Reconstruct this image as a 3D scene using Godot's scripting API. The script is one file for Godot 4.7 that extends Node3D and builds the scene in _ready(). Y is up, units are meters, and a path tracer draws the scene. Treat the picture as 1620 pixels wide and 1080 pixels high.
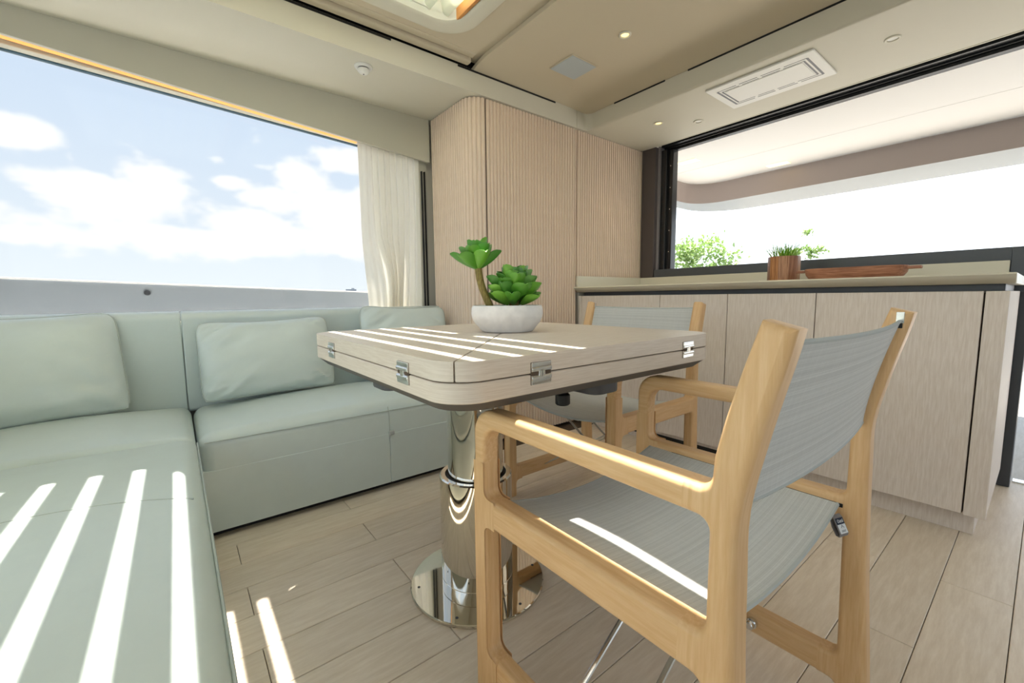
extends Node3D
# A yacht saloon: L-shaped leather sofa under the side window, folding table, two sling chairs, galley and aft deck.
# x runs towards the galley, -z towards the side window, y is up, metres.

const YS := 2.02      # underside of the soffits
const YC := 2.165     # underside of the ceiling panels
const ZB := -2.05     # face of the side soffit
const XB := 2.30      # face of the galley soffit
const ZW := -2.06     # front of the ribbed wood
const XW := 2.95      # galley window wall
var M := {}
var used := {}
var rng := RandomNumberGenerator.new()

func _ready() -> void:
	rng.seed = 7
	set_camera()
	set_sky()
	set_sun()
	materials()
	build_floor()
	build_ceiling()
	build_side_window()
	build_locker_wall()
	build_galley_window()
	build_far_shell()
	build_outside()
	build_sofa()
	build_cabinets()
	build_table()
	build_chairs()
	build_ceiling_fittings()
	build_curtain()
	build_cushions()
	build_succulent()
	build_counter_things()

func set_camera() -> void:
	var cam := Camera3D.new()
	cam.name = "camera"
	cam.basis = Basis(Vector3.UP, -0.6685) * Basis(Vector3.RIGHT, -0.1037) * Basis(Vector3.BACK, -0.0101)
	cam.position = Vector3(0, 0.9, 0)
	cam.fov = rad_to_deg(2.0 * atan(540.0 / 671.5))
	cam.near = 0.02
	cam.far = 400.0
	cam.current = true
	add_child(cam)

func set_sun() -> void:
	var sun := DirectionalLight3D.new()
	sun.name = "sun"
	sun.light_color = Color(1.0, 0.975, 0.935)
	sun.light_energy = 7.5
	sun.light_angular_distance = 0.53
	sun.shadow_enabled = true
	sun.sky_mode = DirectionalLight3D.SKY_MODE_LIGHT_ONLY
	add_child(sun)
	sun.look_at_from_position(Vector3(0.23, 1, -0.15) * 5.0, Vector3.ZERO, Vector3.RIGHT)

func set_sky() -> void:
	var env := Environment.new()
	env.background_mode = Environment.BG_SKY
	env.tonemap_mode = Environment.TONE_MAPPER_LINEAR
	env.tonemap_exposure = 1.1
	env.sdfgi_enabled = true
	env.ssao_enabled = true
	env.ssil_enabled = true
	var sky := Sky.new()
	var pano := PanoramaSkyMaterial.new()
	pano.panorama = ImageTexture.create_from_image(sky_image(3072, 1536))
	sky.sky_material = pano
	env.sky = sky
	var we := WorldEnvironment.new()
	we.name = "environment"
	we.environment = env
	add_child(we)

# Blue air that pales towards the horizon, with fair-weather cumulus low down all round.
# Worked out coarsely everywhere and finely where small clouds stand over the side window.
func sky_image(w: int, h: int) -> Image:
	var n1 := FastNoiseLite.new()
	n1.seed = 3
	n1.noise_type = FastNoiseLite.TYPE_SIMPLEX_SMOOTH
	n1.fractal_octaves = 6
	n1.frequency = 5.0
	n1.fractal_gain = 0.58
	# azimuth from -z towards +x, elevation, half widths (degrees), weight
	var puffs := [[-9.6, 14.3, 2.5, 1.3, 0.95], [-5.2, 10.4, 4.1, 1.5, 0.90], [-0.7, 11.7, 3.1, 1.8, 0.95], [-8.8, 9.9, 1.4, 0.5, 0.60], [-3.0, 9.3, 5.5, 1.7, 0.85],
		[-6.2, 7.7, 2.6, 1.0, 0.80], [-3.3, 6.6, 9.5, 1.5, 0.75], [-10.7, 5.9, 2.3, 0.8, 0.60], [6.1, 12.6, 2.1, 0.8, 0.80], [9.2, 14.6, 1.4, 0.5, 0.60], [-6.6, 13.0, 0.6, 0.6, 0.50],
		[13.0, 13.4, 3.4, 1.8, 0.90], [17.7, 16.1, 2.8, 1.4, 0.90], [10.3, 11.7, 3.9, 1.4, 0.80], [15.0, 10.7, 5.0, 2.5, 0.95], [7.6, 8.4, 5.1, 1.5, 0.85], [3.9, 6.2, 7.4, 1.6, 0.75],
		[14.1, 7.4, 6.5, 1.8, 0.85], [8.7, 17.7, 0.8, 1.4, 0.45], [4.6, 14.8, 1.2, 0.6, 0.50], [20.0, 9.0, 5.0, 4.0, 0.85], [-16.0, 8.0, 5.0, 2.0, 0.8], [-18.0, 15.0, 4.0, 2.0, 0.8]]
	var im := Image.create_empty(w / 4, h / 4, false, Image.FORMAT_RGBF)
	for j in h / 4:
		for i in w / 4:
			im.set_pixel(i, j, air((i + 0.5) / w * 4 * TAU, PI / 2 - (j + 0.5) / h * 4 * PI, n1, puffs))
	im.resize(w, h, Image.INTERPOLATE_CUBIC)
	var half := int(w * 34.0 / 360.0)
	for j in range(int(h * 55.0 / 180.0), h / 2):
		for i in range(-half, half):
			var x := posmod(i, w)
			im.set_pixel(x, j, air((x + 0.5) / w * TAU, PI / 2 - (j + 0.5) / h * PI, n1, puffs))
	return im

func air(az: float, el: float, n1: FastNoiseLite, puffs: Array) -> Color:
	var deg := rad_to_deg(el)
	if deg <= 0.0:
		return Color(0.84, 0.90, 0.92)
	var d := Vector3(sin(az) * cos(el), sin(el), -cos(az) * cos(el))
	var t := pow(clampf(1.0 - d.y, 0, 1), 2.2)
	var c := Color(1.02, 1.36, 1.86).lerp(Color(1.84, 1.99, 2.06), t)
	if deg > 50.0:
		return c
	var azd := rad_to_deg(wrapf(az, -PI, PI))
	var n := n1.get_noise_3d(d.x * 1.6, d.y * 3.0, d.z * 1.6)
	var cov := smoothstep(0.05, 0.30, n) * smoothstep(50.0, 25.0, deg)
	var near := smoothstep(34.0, 24.0, absf(azd)) * smoothstep(35.0, 28.0, deg)
	if near > 0.0:
		var e := 0.0
		for p in puffs:
			var q: float = pow((azd - p[0]) / p[2], 2) + pow((deg - p[1]) / p[3], 2)
			if q < 6.0:
				e = maxf(e, p[4] * exp(-q * 0.6))
		cov = lerpf(cov, smoothstep(0.30, 0.62, e + 0.5 * n), near)
	return c.lerp(Color(2.13, 2.15, 2.15), clampf(cov, 0, 1) * 0.95)

# ---------- mesh helpers: a shape is a list of triangles (clockwise seen from outside) ----------
func mesh_of(t: PackedVector3Array, angle := 38.0) -> ArrayMesh:
	var n := t.size() / 3
	var fn := PackedVector3Array()
	fn.resize(n)
	var at := {}
	var keys: Array[Vector3i] = []
	keys.resize(t.size())
	for f in n:
		fn[f] = (t[f * 3 + 2] - t[f * 3]).cross(t[f * 3 + 1] - t[f * 3])
		for k in 3:
			var v := t[f * 3 + k]
			var key := Vector3i(roundi(v.x * 20000), roundi(v.y * 20000), roundi(v.z * 20000))
			keys[f * 3 + k] = key
			if at.has(key):
				at[key].append(f)
			else:
				at[key] = [f]
	var lim := cos(deg_to_rad(angle))
	var nn := PackedVector3Array()
	nn.resize(t.size())
	var un := PackedVector3Array()
	un.resize(n)
	for f in n:
		un[f] = fn[f].normalized()
	for c in t.size():
		var f := c / 3
		var s := Vector3.ZERO
		for g in at[keys[c]]:
			if un[g].dot(un[f]) >= lim:
				s += fn[g]
		s = s.normalized()
		nn[c] = s if s != Vector3.ZERO else Vector3.UP
	var a := []
	a.resize(Mesh.ARRAY_MAX)
	a[Mesh.ARRAY_VERTEX] = t
	a[Mesh.ARRAY_NORMAL] = nn
	var m := ArrayMesh.new()
	m.add_surface_from_arrays(Mesh.PRIMITIVE_TRIANGLES, a)
	return m

func moved(t: PackedVector3Array, x: Transform3D) -> PackedVector3Array:
	return x * t

func shift(t: PackedVector3Array, v: Vector3) -> PackedVector3Array:
	return Transform3D(Basis(), v) * t

func turned(t: PackedVector3Array, axis: Vector3, deg: float) -> PackedVector3Array:
	return Transform3D(Basis(axis, deg_to_rad(deg)), Vector3.ZERO) * t

func quad(t: PackedVector3Array, a: Vector3, b: Vector3, c: Vector3, d: Vector3) -> void:
	t.append_array(PackedVector3Array([a, b, c, a, c, d]))

# box with rounded edges, centred
func rbox(size: Vector3, r := 0.005, k := 2, div := Vector3i.ONE) -> PackedVector3Array:
	var h := size / 2
	r = minf(r, minf(h.x, minf(h.y, h.z)) * 0.98)
	var ax := []
	for q in 3:
		var l: Array[float] = []
		var e: float = h[q] - r
		for i in range(k, 0, -1):
			l.append(-e - r * tan(PI / 4 * i / k))
		for i in div[q] + 1:
			l.append(-e + 2 * e * i / div[q])
		for i in range(1, k + 1):
			l.append(e + r * tan(PI / 4 * i / k))
		ax.append(l)
	var t := PackedVector3Array()
	for q in 3:
		var u := (q + 1) % 3
		var v := (q + 2) % 3
		for s in [-1.0, 1.0]:
			for i in ax[u].size() - 1:
				for j in ax[v].size() - 1:
					var ps := []
					for o in [[0, 0], [1, 0], [1, 1], [0, 1]]:
						var p := Vector3.ZERO
						p[q] = s * h[q]
						p[u] = ax[u][i + o[0]]
						p[v] = ax[v][j + o[1]]
						var inn := p.clamp(-(h - Vector3.ONE * r), h - Vector3.ONE * r)
						var dd := p - inn
						ps.append(inn + dd.normalized() * r)
					if s > 0:
						quad(t, ps[0], ps[3], ps[2], ps[1])
					else:
						quad(t, ps[0], ps[1], ps[2], ps[3])
	return t

# plain box between two corners (12 triangles)
func box(a: Vector3, b: Vector3) -> PackedVector3Array:
	var t := PackedVector3Array()
	var lo := Vector3(minf(a.x, b.x), minf(a.y, b.y), minf(a.z, b.z))
	var hi := Vector3(maxf(a.x, b.x), maxf(a.y, b.y), maxf(a.z, b.z))
	var p := func(i: int, j: int, k: int): return Vector3(hi.x if i else lo.x, hi.y if j else lo.y, hi.z if k else lo.z)
	quad(t, p.call(0, 0, 0), p.call(1, 0, 0), p.call(1, 0, 1), p.call(0, 0, 1))
	quad(t, p.call(0, 1, 0), p.call(0, 1, 1), p.call(1, 1, 1), p.call(1, 1, 0))
	quad(t, p.call(0, 0, 0), p.call(0, 1, 0), p.call(1, 1, 0), p.call(1, 0, 0))
	quad(t, p.call(0, 0, 1), p.call(1, 0, 1), p.call(1, 1, 1), p.call(0, 1, 1))
	quad(t, p.call(0, 0, 0), p.call(0, 0, 1), p.call(0, 1, 1), p.call(0, 1, 0))
	quad(t, p.call(1, 0, 0), p.call(1, 1, 0), p.call(1, 1, 1), p.call(1, 0, 1))
	return t

# rounded box between two corners
func rb(a: Vector3, b: Vector3, r := 0.004, k := 1) -> PackedVector3Array:
	return shift(rbox((b - a).abs(), r, k), (a + b) / 2)

func area2(p: PackedVector2Array) -> float:
	var s := 0.0
	for i in p.size():
		s += p[i].cross(p[(i + 1) % p.size()])
	return s / 2

# fillet the corners of a polygon; radii one per corner (or one for all)
func fillet(p: PackedVector2Array, radii: Array, seg := 5) -> PackedVector2Array:
	var out := PackedVector2Array()
	var n := p.size()
	for i in n:
		var r: float = radii[i % radii.size()]
		var a := p[(i + n - 1) % n]
		var b := p[i]
		var c := p[(i + 1) % n]
		if r <= 0.0:
			out.append(b)
			continue
		var u := (a - b).normalized()
		var v := (c - b).normalized()
		var half := acos(clampf(u.dot(v), -1, 1)) / 2
		if half > PI / 2 - 0.02:
			out.append(b)
			continue
		var dist := minf(r / tan(half), minf(a.distance_to(b), c.distance_to(b)) * 0.495)
		var rr := dist * tan(half)
		var ctr := b + (u + v).normalized() * (rr / sin(half))
		var p0 := b + u * dist
		var p1 := b + v * dist
		var a0 := (p0 - ctr).angle()
		var da := wrapf((p1 - ctr).angle() - a0, -PI, PI)
		for k in seg + 1:
			out.append(ctr + Vector2.from_angle(a0 + da * k / seg) * rr)
	return out

func inset(p: PackedVector2Array, d: float, cut: Dictionary) -> PackedVector2Array:
	var out := PackedVector2Array()
	var n := p.size()
	for i in n:
		var a := p[(i + n - 1) % n]
		var b := p[i]
		var c := p[(i + 1) % n]
		var d0 := 0.0 if cut.has((i + n - 1) % n) else d
		var d1 := 0.0 if cut.has(i) else d
		var u := (b - a).normalized()
		var v := (c - b).normalized()
		var nu := Vector2(-u.y, u.x)
		var nv := Vector2(-v.y, v.x)
		var cr := u.cross(v)
		if absf(cr) < 0.02:
			out.append(b + (nu * d0 if d0 > 0 and d1 > 0 else Vector2.ZERO if d0 == 0 and d1 == 0 else nu * maxf(d0, d1)))
		else:
			var p0 := b + nu * d0
			var p1 := b + nv * d1
			out.append(p0 + u * ((p1 - p0).cross(v) / cr))
	return out

# polygon (counter-clockwise) in xy drawn out along z, edges rounded with r; "cut" lists edges that stay sharp
func prism(poly: PackedVector2Array, depth: float, r := 0.004, k := 2, cut := {}) -> PackedVector3Array:
	var p := poly
	if area2(p) < 0:
		p = p.duplicate()
		p.reverse()
	var rings := []
	for i in k + 1:
		var th := PI / 2 * i / k
		rings.append([inset(p, r * (1 - sin(th)), cut), depth / 2 - r * (1 - cos(th))])
	for i in range(k, -1, -1):
		rings.append([rings[i][0], -rings[i][1]])
	var t := PackedVector3Array()
	var n := p.size()
	for q in rings.size() - 1:
		var A: PackedVector2Array = rings[q][0]
		var B: PackedVector2Array = rings[q + 1][0]
		var za: float = rings[q][1]
		var zb: float = rings[q + 1][1]
		for i in n:
			var j := (i + 1) % n
			quad(t, Vector3(A[i].x, A[i].y, za), Vector3(A[j].x, A[j].y, za), Vector3(B[j].x, B[j].y, zb), Vector3(B[i].x, B[i].y, zb))
	var cap: PackedVector2Array = rings[0][0]
	var idx := Geometry2D.triangulate_polygon(cap)
	if idx.is_empty():
		idx = Geometry2D.triangulate_polygon(p)
		cap = p
	for i in range(0, idx.size(), 3):
		var a := cap[idx[i]]
		var b := cap[idx[i + 1]]
		var c := cap[idx[i + 2]]
		if (b - a).cross(c - a) > 0:
			var s := b
			b = c
			c = s
		t.append_array(PackedVector3Array([Vector3(a.x, a.y, depth / 2), Vector3(b.x, b.y, depth / 2), Vector3(c.x, c.y, depth / 2)]))
		t.append_array(PackedVector3Array([Vector3(a.x, a.y, -depth / 2), Vector3(c.x, c.y, -depth / 2), Vector3(b.x, b.y, -depth / 2)]))
	return t

# polygon given as (x, z) points, standing between two heights
func slab(poly: PackedVector2Array, y0: float, y1: float, r := 0.004, k := 2, cut := {}) -> PackedVector3Array:
	var q := PackedVector2Array()
	for v in poly:
		q.append(Vector2(v.x, -v.y))
	return Transform3D(Basis(Vector3.RIGHT, Vector3(0, 0, -1), Vector3.UP), Vector3(0, (y0 + y1) / 2, 0)) * prism(q, y1 - y0, r, k, cut)

# polygon given as (z, y) points, drawn out along x about x = 0
func side_prism(poly: PackedVector2Array, depth: float, r := 0.004, k := 2, cut := {}) -> PackedVector3Array:
	return Transform3D(Basis(Vector3(0, 0, 1), Vector3.UP, Vector3(-1, 0, 0)), Vector3.ZERO) * prism(poly, depth, r, k, cut)

# profile of (radius, height) points turned about y
func lathe(prof: PackedVector2Array, seg := 24, squash := 1.0) -> PackedVector3Array:
	var t := PackedVector3Array()
	for i in prof.size() - 1:
		for s in seg:
			var a0 := TAU * s / seg
			var a1 := TAU * (s + 1) / seg
			var q := func(p: Vector2, a: float): return Vector3(cos(a) * p.x, p.y, sin(a) * p.x * squash)
			var p0: Vector3 = q.call(prof[i], a0)
			var p1: Vector3 = q.call(prof[i], a1)
			var p2: Vector3 = q.call(prof[i + 1], a1)
			var p3: Vector3 = q.call(prof[i + 1], a0)
			if p0.distance_to(p1) > 1e-6:
				t.append_array(PackedVector3Array([p0, p2, p1]) if false else PackedVector3Array([p0, p1, p2]))
			if p2.distance_to(p3) > 1e-6:
				t.append_array(PackedVector3Array([p0, p2, p3]))
	return t

func cyl(r: float, y0: float, y1: float, seg := 20, e := 0.0) -> PackedVector3Array:
	if e <= 0:
		return lathe(PackedVector2Array([Vector2(0, y0), Vector2(r, y0), Vector2(r, y1), Vector2(0, y1)]), seg)
	return lathe(PackedVector2Array([Vector2(0, y0), Vector2(r - e, y0), Vector2(r, y0 + e), Vector2(r, y1 - e), Vector2(r - e, y1), Vector2(0, y1)]), seg)

# round bar along a path
func tube(path: PackedVector3Array, r: float, seg := 8, flat := 1.0) -> PackedVector3Array:
	var t := PackedVector3Array()
	var rings := []
	var up := Vector3.UP
	for i in path.size():
		var d := (path[mini(i + 1, path.size() - 1)] - path[maxi(i - 1, 0)]).normalized()
		if absf(d.dot(up)) > 0.95:
			up = Vector3.RIGHT if absf(d.dot(Vector3.RIGHT)) < 0.9 else Vector3.BACK
		var s := d.cross(up).normalized()
		var u := s.cross(d).normalized()
		var ring := PackedVector3Array()
		for k in seg:
			ring.append(path[i] + s * cos(TAU * k / seg) * r + u * sin(TAU * k / seg) * r * flat)
		rings.append(ring)
	for i in rings.size() - 1:
		for k in seg:
			var l := (k + 1) % seg
			quad(t, rings[i][k], rings[i][l], rings[i + 1][l], rings[i + 1][k])
	for k in range(1, seg - 1):
		t.append_array(PackedVector3Array([rings[0][0], rings[0][k + 1], rings[0][k]]))
		var z: PackedVector3Array = rings[-1]
		t.append_array(PackedVector3Array([z[0], z[k], z[k + 1]]))
	return t

# cloth: f(u, v) with u, v from 0 to 1, given a thickness
func sheet(nu: int, nv: int, f: Callable, thick := 0.003) -> PackedVector3Array:
	var g := []
	for i in nu + 1:
		var row := PackedVector3Array()
		for j in nv + 1:
			row.append(f.call(float(i) / nu, float(j) / nv))
		g.append(row)
	var top := []
	var bot := []
	for i in nu + 1:
		var a := PackedVector3Array()
		var b := PackedVector3Array()
		for j in nv + 1:
			var du: Vector3 = g[mini(i + 1, nu)][j] - g[maxi(i - 1, 0)][j]
			var dv: Vector3 = g[i][mini(j + 1, nv)] - g[i][maxi(j - 1, 0)]
			var n := du.cross(dv).normalized() * thick / 2
			a.append(g[i][j] + n)
			b.append(g[i][j] - n)
		top.append(a)
		bot.append(b)
	var t := PackedVector3Array()
	for i in nu:
		for j in nv:
			quad(t, top[i][j], top[i][j + 1], top[i + 1][j + 1], top[i + 1][j])
			quad(t, bot[i][j], bot[i + 1][j], bot[i + 1][j + 1], bot[i][j + 1])
	for i in nu:
		quad(t, top[i][0], top[i + 1][0], bot[i + 1][0], bot[i][0])
		quad(t, top[i + 1][nv], top[i][nv], bot[i][nv], bot[i + 1][nv])
	for j in nv:
		quad(t, top[0][j + 1], top[0][j], bot[0][j], bot[0][j + 1])
		quad(t, top[nu][j], top[nu][j + 1], bot[nu][j + 1], bot[nu][j])
	return t

# outline of a rectangle with round corners, as (x, z) points
func rrect(x0: float, x1: float, z0: float, z1: float, r: float, seg := 6) -> PackedVector2Array:
	return fillet(PackedVector2Array([Vector2(x0, z0), Vector2(x1, z0), Vector2(x1, z1), Vector2(x0, z1)]), [r], seg)

# skin over outlines of equal size at given heights
func loft(rings: Array, closed := true) -> PackedVector3Array:
	var t := PackedVector3Array()
	for q in rings.size() - 1:
		var A: PackedVector3Array = rings[q]
		var B: PackedVector3Array = rings[q + 1]
		for i in (A.size() if closed else A.size() - 1):
			var j := (i + 1) % A.size()
			quad(t, A[i], A[j], B[j], B[i])
	return t

func ring3(p: PackedVector2Array, y: float) -> PackedVector3Array:
	var out := PackedVector3Array()
	for v in p:
		out.append(Vector3(v.x, y, v.y))
	return out

# ---------- scene helpers ----------
func numbered(called: String) -> String:
	var k: int = used.get(called, 0)
	used[called] = k + 1
	return called if k == 0 else "%s_%03d" % [called, k]

func thing(called: String, label: String, category: String, at := Vector3.ZERO, turn := 0.0, group := "") -> Node3D:
	var o := Node3D.new()
	o.name = numbered(called)
	o.position = at
	o.rotation_degrees.y = turn
	add_child(o)
	o.set_meta("label", label)
	o.set_meta("category", category)
	if group:
		o.set_meta("group", group)
	return o

func structure(called: String, label := "", category := "") -> Node3D:
	var o := Node3D.new()
	o.name = numbered(called)
	add_child(o)
	o.set_meta("kind", "structure")
	if label:
		o.set_meta("label", label)
	if category:
		o.set_meta("category", category)
	return o

func part(parent: Node3D, called: String, shape, material: Material, at := Vector3.ZERO, angle := 38.0) -> MeshInstance3D:
	var o := MeshInstance3D.new()
	o.name = called
	o.mesh = shape if shape is Mesh else mesh_of(shape, angle)
	o.material_override = material
	o.position = at
	parent.add_child(o, true)
	return o

func copy(o: Node3D, label: String, at: Vector3, turn: float) -> Node3D:
	var c: Node3D = o.duplicate()
	c.name = numbered(String(o.name))
	c.position = at
	c.rotation_degrees.y = turn
	c.set_meta("label", label)
	add_child(c)
	return c

# ---------- materials ----------
func mat(c: Color, rough := 0.6, metal := 0.0, spec := 0.5) -> StandardMaterial3D:
	var m := StandardMaterial3D.new()
	m.albedo_color = c
	m.roughness = rough
	m.metallic = metal
	m.metallic_specular = spec
	return m

# grey picture of noise between lo and 1, the same on opposite edges
func noise_tex(freq: float, octaves: int, lo: float, seed_: int, gain := 0.5, power := 1.0, tint := Color.WHITE) -> ImageTexture:
	var n := FastNoiseLite.new()
	n.seed = seed_
	n.frequency = freq
	n.fractal_octaves = octaves
	n.fractal_gain = gain
	n.noise_type = FastNoiseLite.TYPE_SIMPLEX
	var src := n.get_seamless_image(512, 512)
	var im := Image.create_empty(512, 512, false, Image.FORMAT_RGB8)
	for j in 512:
		for i in 512:
			var v := pow(src.get_pixel(i, j).r, power)
			im.set_pixel(i, j, tint.lerp(Color.WHITE, v) if lo < 0 else Color(lo, lo, lo).lerp(Color.WHITE, v))
	return ImageTexture.create_from_image(im)

func grain(m: StandardMaterial3D, tex: Texture2D, scale: Vector3, world := false, off := Vector3.ZERO) -> StandardMaterial3D:
	m.albedo_texture = tex
	m.uv1_triplanar = true
	m.uv1_world_triplanar = world
	m.uv1_scale = scale
	m.uv1_offset = off
	m.uv1_triplanar_sharpness = 6.0
	return m

func relief(m: StandardMaterial3D, tex: Texture2D, cm: float) -> StandardMaterial3D:
	m.heightmap_enabled = true
	m.heightmap_texture = tex
	m.heightmap_scale = cm
	return m

func weave_tex() -> ImageTexture:
	var im := Image.create_empty(512, 512, false, Image.FORMAT_RGB8)
	var r := RandomNumberGenerator.new()
	r.seed = 5
	var rows := []
	var cols := []
	for i in 128:
		rows.append(r.randf_range(0.84, 1.0))
		cols.append(r.randf_range(0.94, 1.0))
	for j in 512:
		for i in 512:
			var a := int(i / 4.0)
			var b := int(j / 4.0)
			var over := (a + b) % 2 == 0
			var e := (0.8 if j % 4 == 0 else 1.0) if over else (0.86 if i % 4 == 0 else 1.0)
			var v: float = (rows[b] if over else cols[a] * 0.93) * e
			im.set_pixel(i, j, Color(v, v, v))
	return ImageTexture.create_from_image(im)

func materials() -> void:
	var wood_soft := noise_tex(0.012, 5, -1.0, 11, 0.62, 1.0, Color(0.86, 0.83, 0.79))
	var wood_fine := noise_tex(0.03, 4, -1.0, 12, 0.7, 1.0, Color(0.91, 0.89, 0.865))
	var wood_pale := noise_tex(0.03, 4, -1.0, 19, 0.7, 1.0, Color(0.955, 0.945, 0.93))
	var plank := noise_tex(0.014, 6, -1.0, 13, 0.72, 1.1, Color(0.915, 0.895, 0.865))
	var beech := noise_tex(0.012, 5, -1.0, 14, 0.66, 1.0, Color(0.93, 0.88, 0.81))
	var walnut := noise_tex(0.012, 5, -1.0, 15, 0.6, 1.0, Color(0.66, 0.58, 0.53))
	var hide := noise_tex(0.004, 3, 0.985, 18)
	var blot := noise_tex(0.01, 4, 0.93, 16)
	var pebble := noise_tex(0.06, 3, 0.0, 17)
	var weave := weave_tex()
	M.ceiling = mat(Color(0.82, 0.77, 0.675), 0.75)
	M.beam = mat(Color(0.85, 0.83, 0.765), 0.6)
	M.rim = mat(Color(0.88, 0.86, 0.79), 0.5)
	M.pelmet = mat(Color(0.80, 0.79, 0.73), 0.6)
	M.plaster = mat(Color(0.86, 0.84, 0.79), 0.8)
	M.leather = grain(mat(Color(0.83, 0.872, 0.855), 0.30, 0.0, 0.5), hide, Vector3.ONE * 3.0)
	M.piping = mat(Color(0.72, 0.755, 0.73), 0.5)
	M.rib = grain(mat(Color(0.925, 0.85, 0.775), 0.6), wood_pale, Vector3(9, 0.7, 9))
	M.oak_up = grain(mat(Color(0.94, 0.90, 0.865), 0.55), wood_fine, Vector3(7, 0.45, 7), true)
	M.oak_top = grain(mat(Color(0.90, 0.855, 0.80), 0.42), wood_fine, Vector3(0.5, 12, 9))
	M.oak_edge = grain(mat(Color(0.90, 0.855, 0.80), 0.5), wood_fine, Vector3(0.5, 16, 0.5))
	M.oak_edge_x = grain(mat(Color(0.90, 0.855, 0.80), 0.5), wood_fine, Vector3(0.5, 12, 9))
	M.oak_edge_z = grain(mat(Color(0.90, 0.855, 0.80), 0.42), wood_fine, Vector3(9, 12, 0.5))
	M.beech_y = grain(mat(Color(0.91, 0.765, 0.575), 0.42), beech, Vector3(14, 0.9, 14))
	M.beech_z = grain(mat(Color(0.91, 0.765, 0.575), 0.42), beech, Vector3(14, 14, 0.9))
	M.walnut_y = grain(mat(Color(0.80, 0.53, 0.36), 0.4), walnut, Vector3(14, 0.8, 14))
	M.walnut_z = grain(mat(Color(0.80, 0.58, 0.46), 0.4), walnut, Vector3(12, 12, 1.0))
	M.honey = grain(mat(Color(0.86, 0.62, 0.36), 0.5), beech, Vector3(4, 4, 0.6))
	M.planks = []
	for i in 6:
		var tone: float = [1.0, 0.98, 1.015, 0.99, 0.97, 1.005][i]
		M.planks.append(grain(mat(Color(0.965 * tone, 0.912 * tone, 0.838 * tone), 0.4, 0.0, 0.45), plank, Vector3(0.55, 5.0, 5.0), true, Vector3(i * 0.37, 0.1 * i, i * 0.23)))
		relief(M.planks[-1], plank, 0.03)
	M.joint = mat(Color(0.36, 0.30, 0.24), 0.9)
	M.canvas = relief(grain(mat(Color(0.90, 0.905, 0.89), 0.85), weave, Vector3(9, 9, 9)), weave, 0.02)
	M.hem = mat(Color(0.72, 0.74, 0.73), 0.85)
	M.chrome = mat(Color(0.86, 0.84, 0.80), 0.04, 1.0)
	M.steel = mat(Color(0.88, 0.88, 0.87), 0.22, 1.0)
	M.dark_metal = mat(Color(0.30, 0.30, 0.31), 0.45)
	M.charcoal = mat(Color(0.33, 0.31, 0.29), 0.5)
	M.black = mat(Color(0.05, 0.05, 0.055), 0.5)
	M.frame = mat(Color(0.33, 0.30, 0.295), 0.4)
	M.sill = mat(Color(0.31, 0.33, 0.355), 0.35)
	M.seam = mat(Color(0.52, 0.42, 0.33), 0.8)
	M.frame_black = mat(Color(0.12, 0.125, 0.135), 0.25)
	M.frame_grey = mat(Color(0.55, 0.53, 0.535), 0.4)
	M.recess = mat(Color(0.25, 0.265, 0.285), 0.4)
	M.counter = mat(Color(0.88, 0.865, 0.795), 0.3)
	M.white = mat(Color(0.93, 0.925, 0.90), 0.4)
	M.gelcoat = mat(Color(0.93, 0.93, 0.93), 0.18)
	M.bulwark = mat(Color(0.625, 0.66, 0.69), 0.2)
	M.deck = grain(mat(Color(0.70, 0.69, 0.67), 0.6), plank, Vector3(0.5, 4, 4), true)
	M.deck_ceiling = mat(Color(0.875, 0.865, 0.85), 0.45)
	M.eave = mat(Color(0.62, 0.66, 0.685), 0.12)
	M.fascia = mat(Color(0.64, 0.59, 0.565), 0.3)
	M.ceramic = grain(mat(Color(0.93, 0.925, 0.915), 0.55), blot, Vector3.ONE * 4)
	M.soil = grain(mat(Color(0.55, 0.48, 0.40), 0.95), pebble, Vector3.ONE * 8)
	M.pebble = mat(Color(0.72, 0.68, 0.60), 0.8)
	M.speaker = grain(mat(Color(0.74, 0.765, 0.775), 0.7), pebble, Vector3.ONE * 30)
	M.speaker.albedo_texture = null
	M.glass = mat(Color(0.05, 0.06, 0.065, 0.33), 0.02)
	M.glass.metallic_specular = 0.2
	M.glass.transparency = BaseMaterial3D.TRANSPARENCY_ALPHA
	M.clear = mat(Color(0.75, 0.8, 0.8, 0.06), 0.02)
	M.clear.transparency = BaseMaterial3D.TRANSPARENCY_ALPHA
	M.curtain = mat(Color(0.985, 0.975, 0.94, 0.80), 0.9)
	M.curtain.transparency = BaseMaterial3D.TRANSPARENCY_ALPHA
	M.curtain.backlight_enabled = true
	M.curtain.backlight = Color(1.0, 0.985, 0.95)
	M.slat = mat(Color(0.92, 0.92, 0.87), 0.85)
	M.slat.backlight_enabled = true
	M.slat.backlight = Color(0.78, 0.79, 0.72)
	M.grey_tape = mat(Color(0.52, 0.50, 0.49), 0.8)
	M.print_dark = mat(Color(0.13, 0.16, 0.24), 0.7)
	M.print_light = mat(Color(0.90, 0.91, 0.91), 0.7)
	M.led = mat(Color(1.0, 0.72, 0.40), 0.5)
	M.led.emission_enabled = true
	M.led.emission = Color(1.0, 0.66, 0.33)
	M.led.emission_energy_multiplier = 0.6
	M.lamp = mat(Color(1.0, 0.92, 0.7), 0.4)
	M.lamp.emission_enabled = true
	M.lamp.emission = Color(1.0, 0.87, 0.58)
	M.lamp.emission_energy_multiplier = 1.6
	M.leaf = []
	for c in [Color(0.40, 0.64, 0.20), Color(0.33, 0.58, 0.18), Color(0.46, 0.69, 0.24), Color(0.29, 0.53, 0.19), Color(0.44, 0.64, 0.30)]:
		var m := mat(c, 0.38)
		m.backlight_enabled = true
		m.backlight = Color(0.25, 0.36, 0.12)
		M.leaf.append(m)
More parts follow.
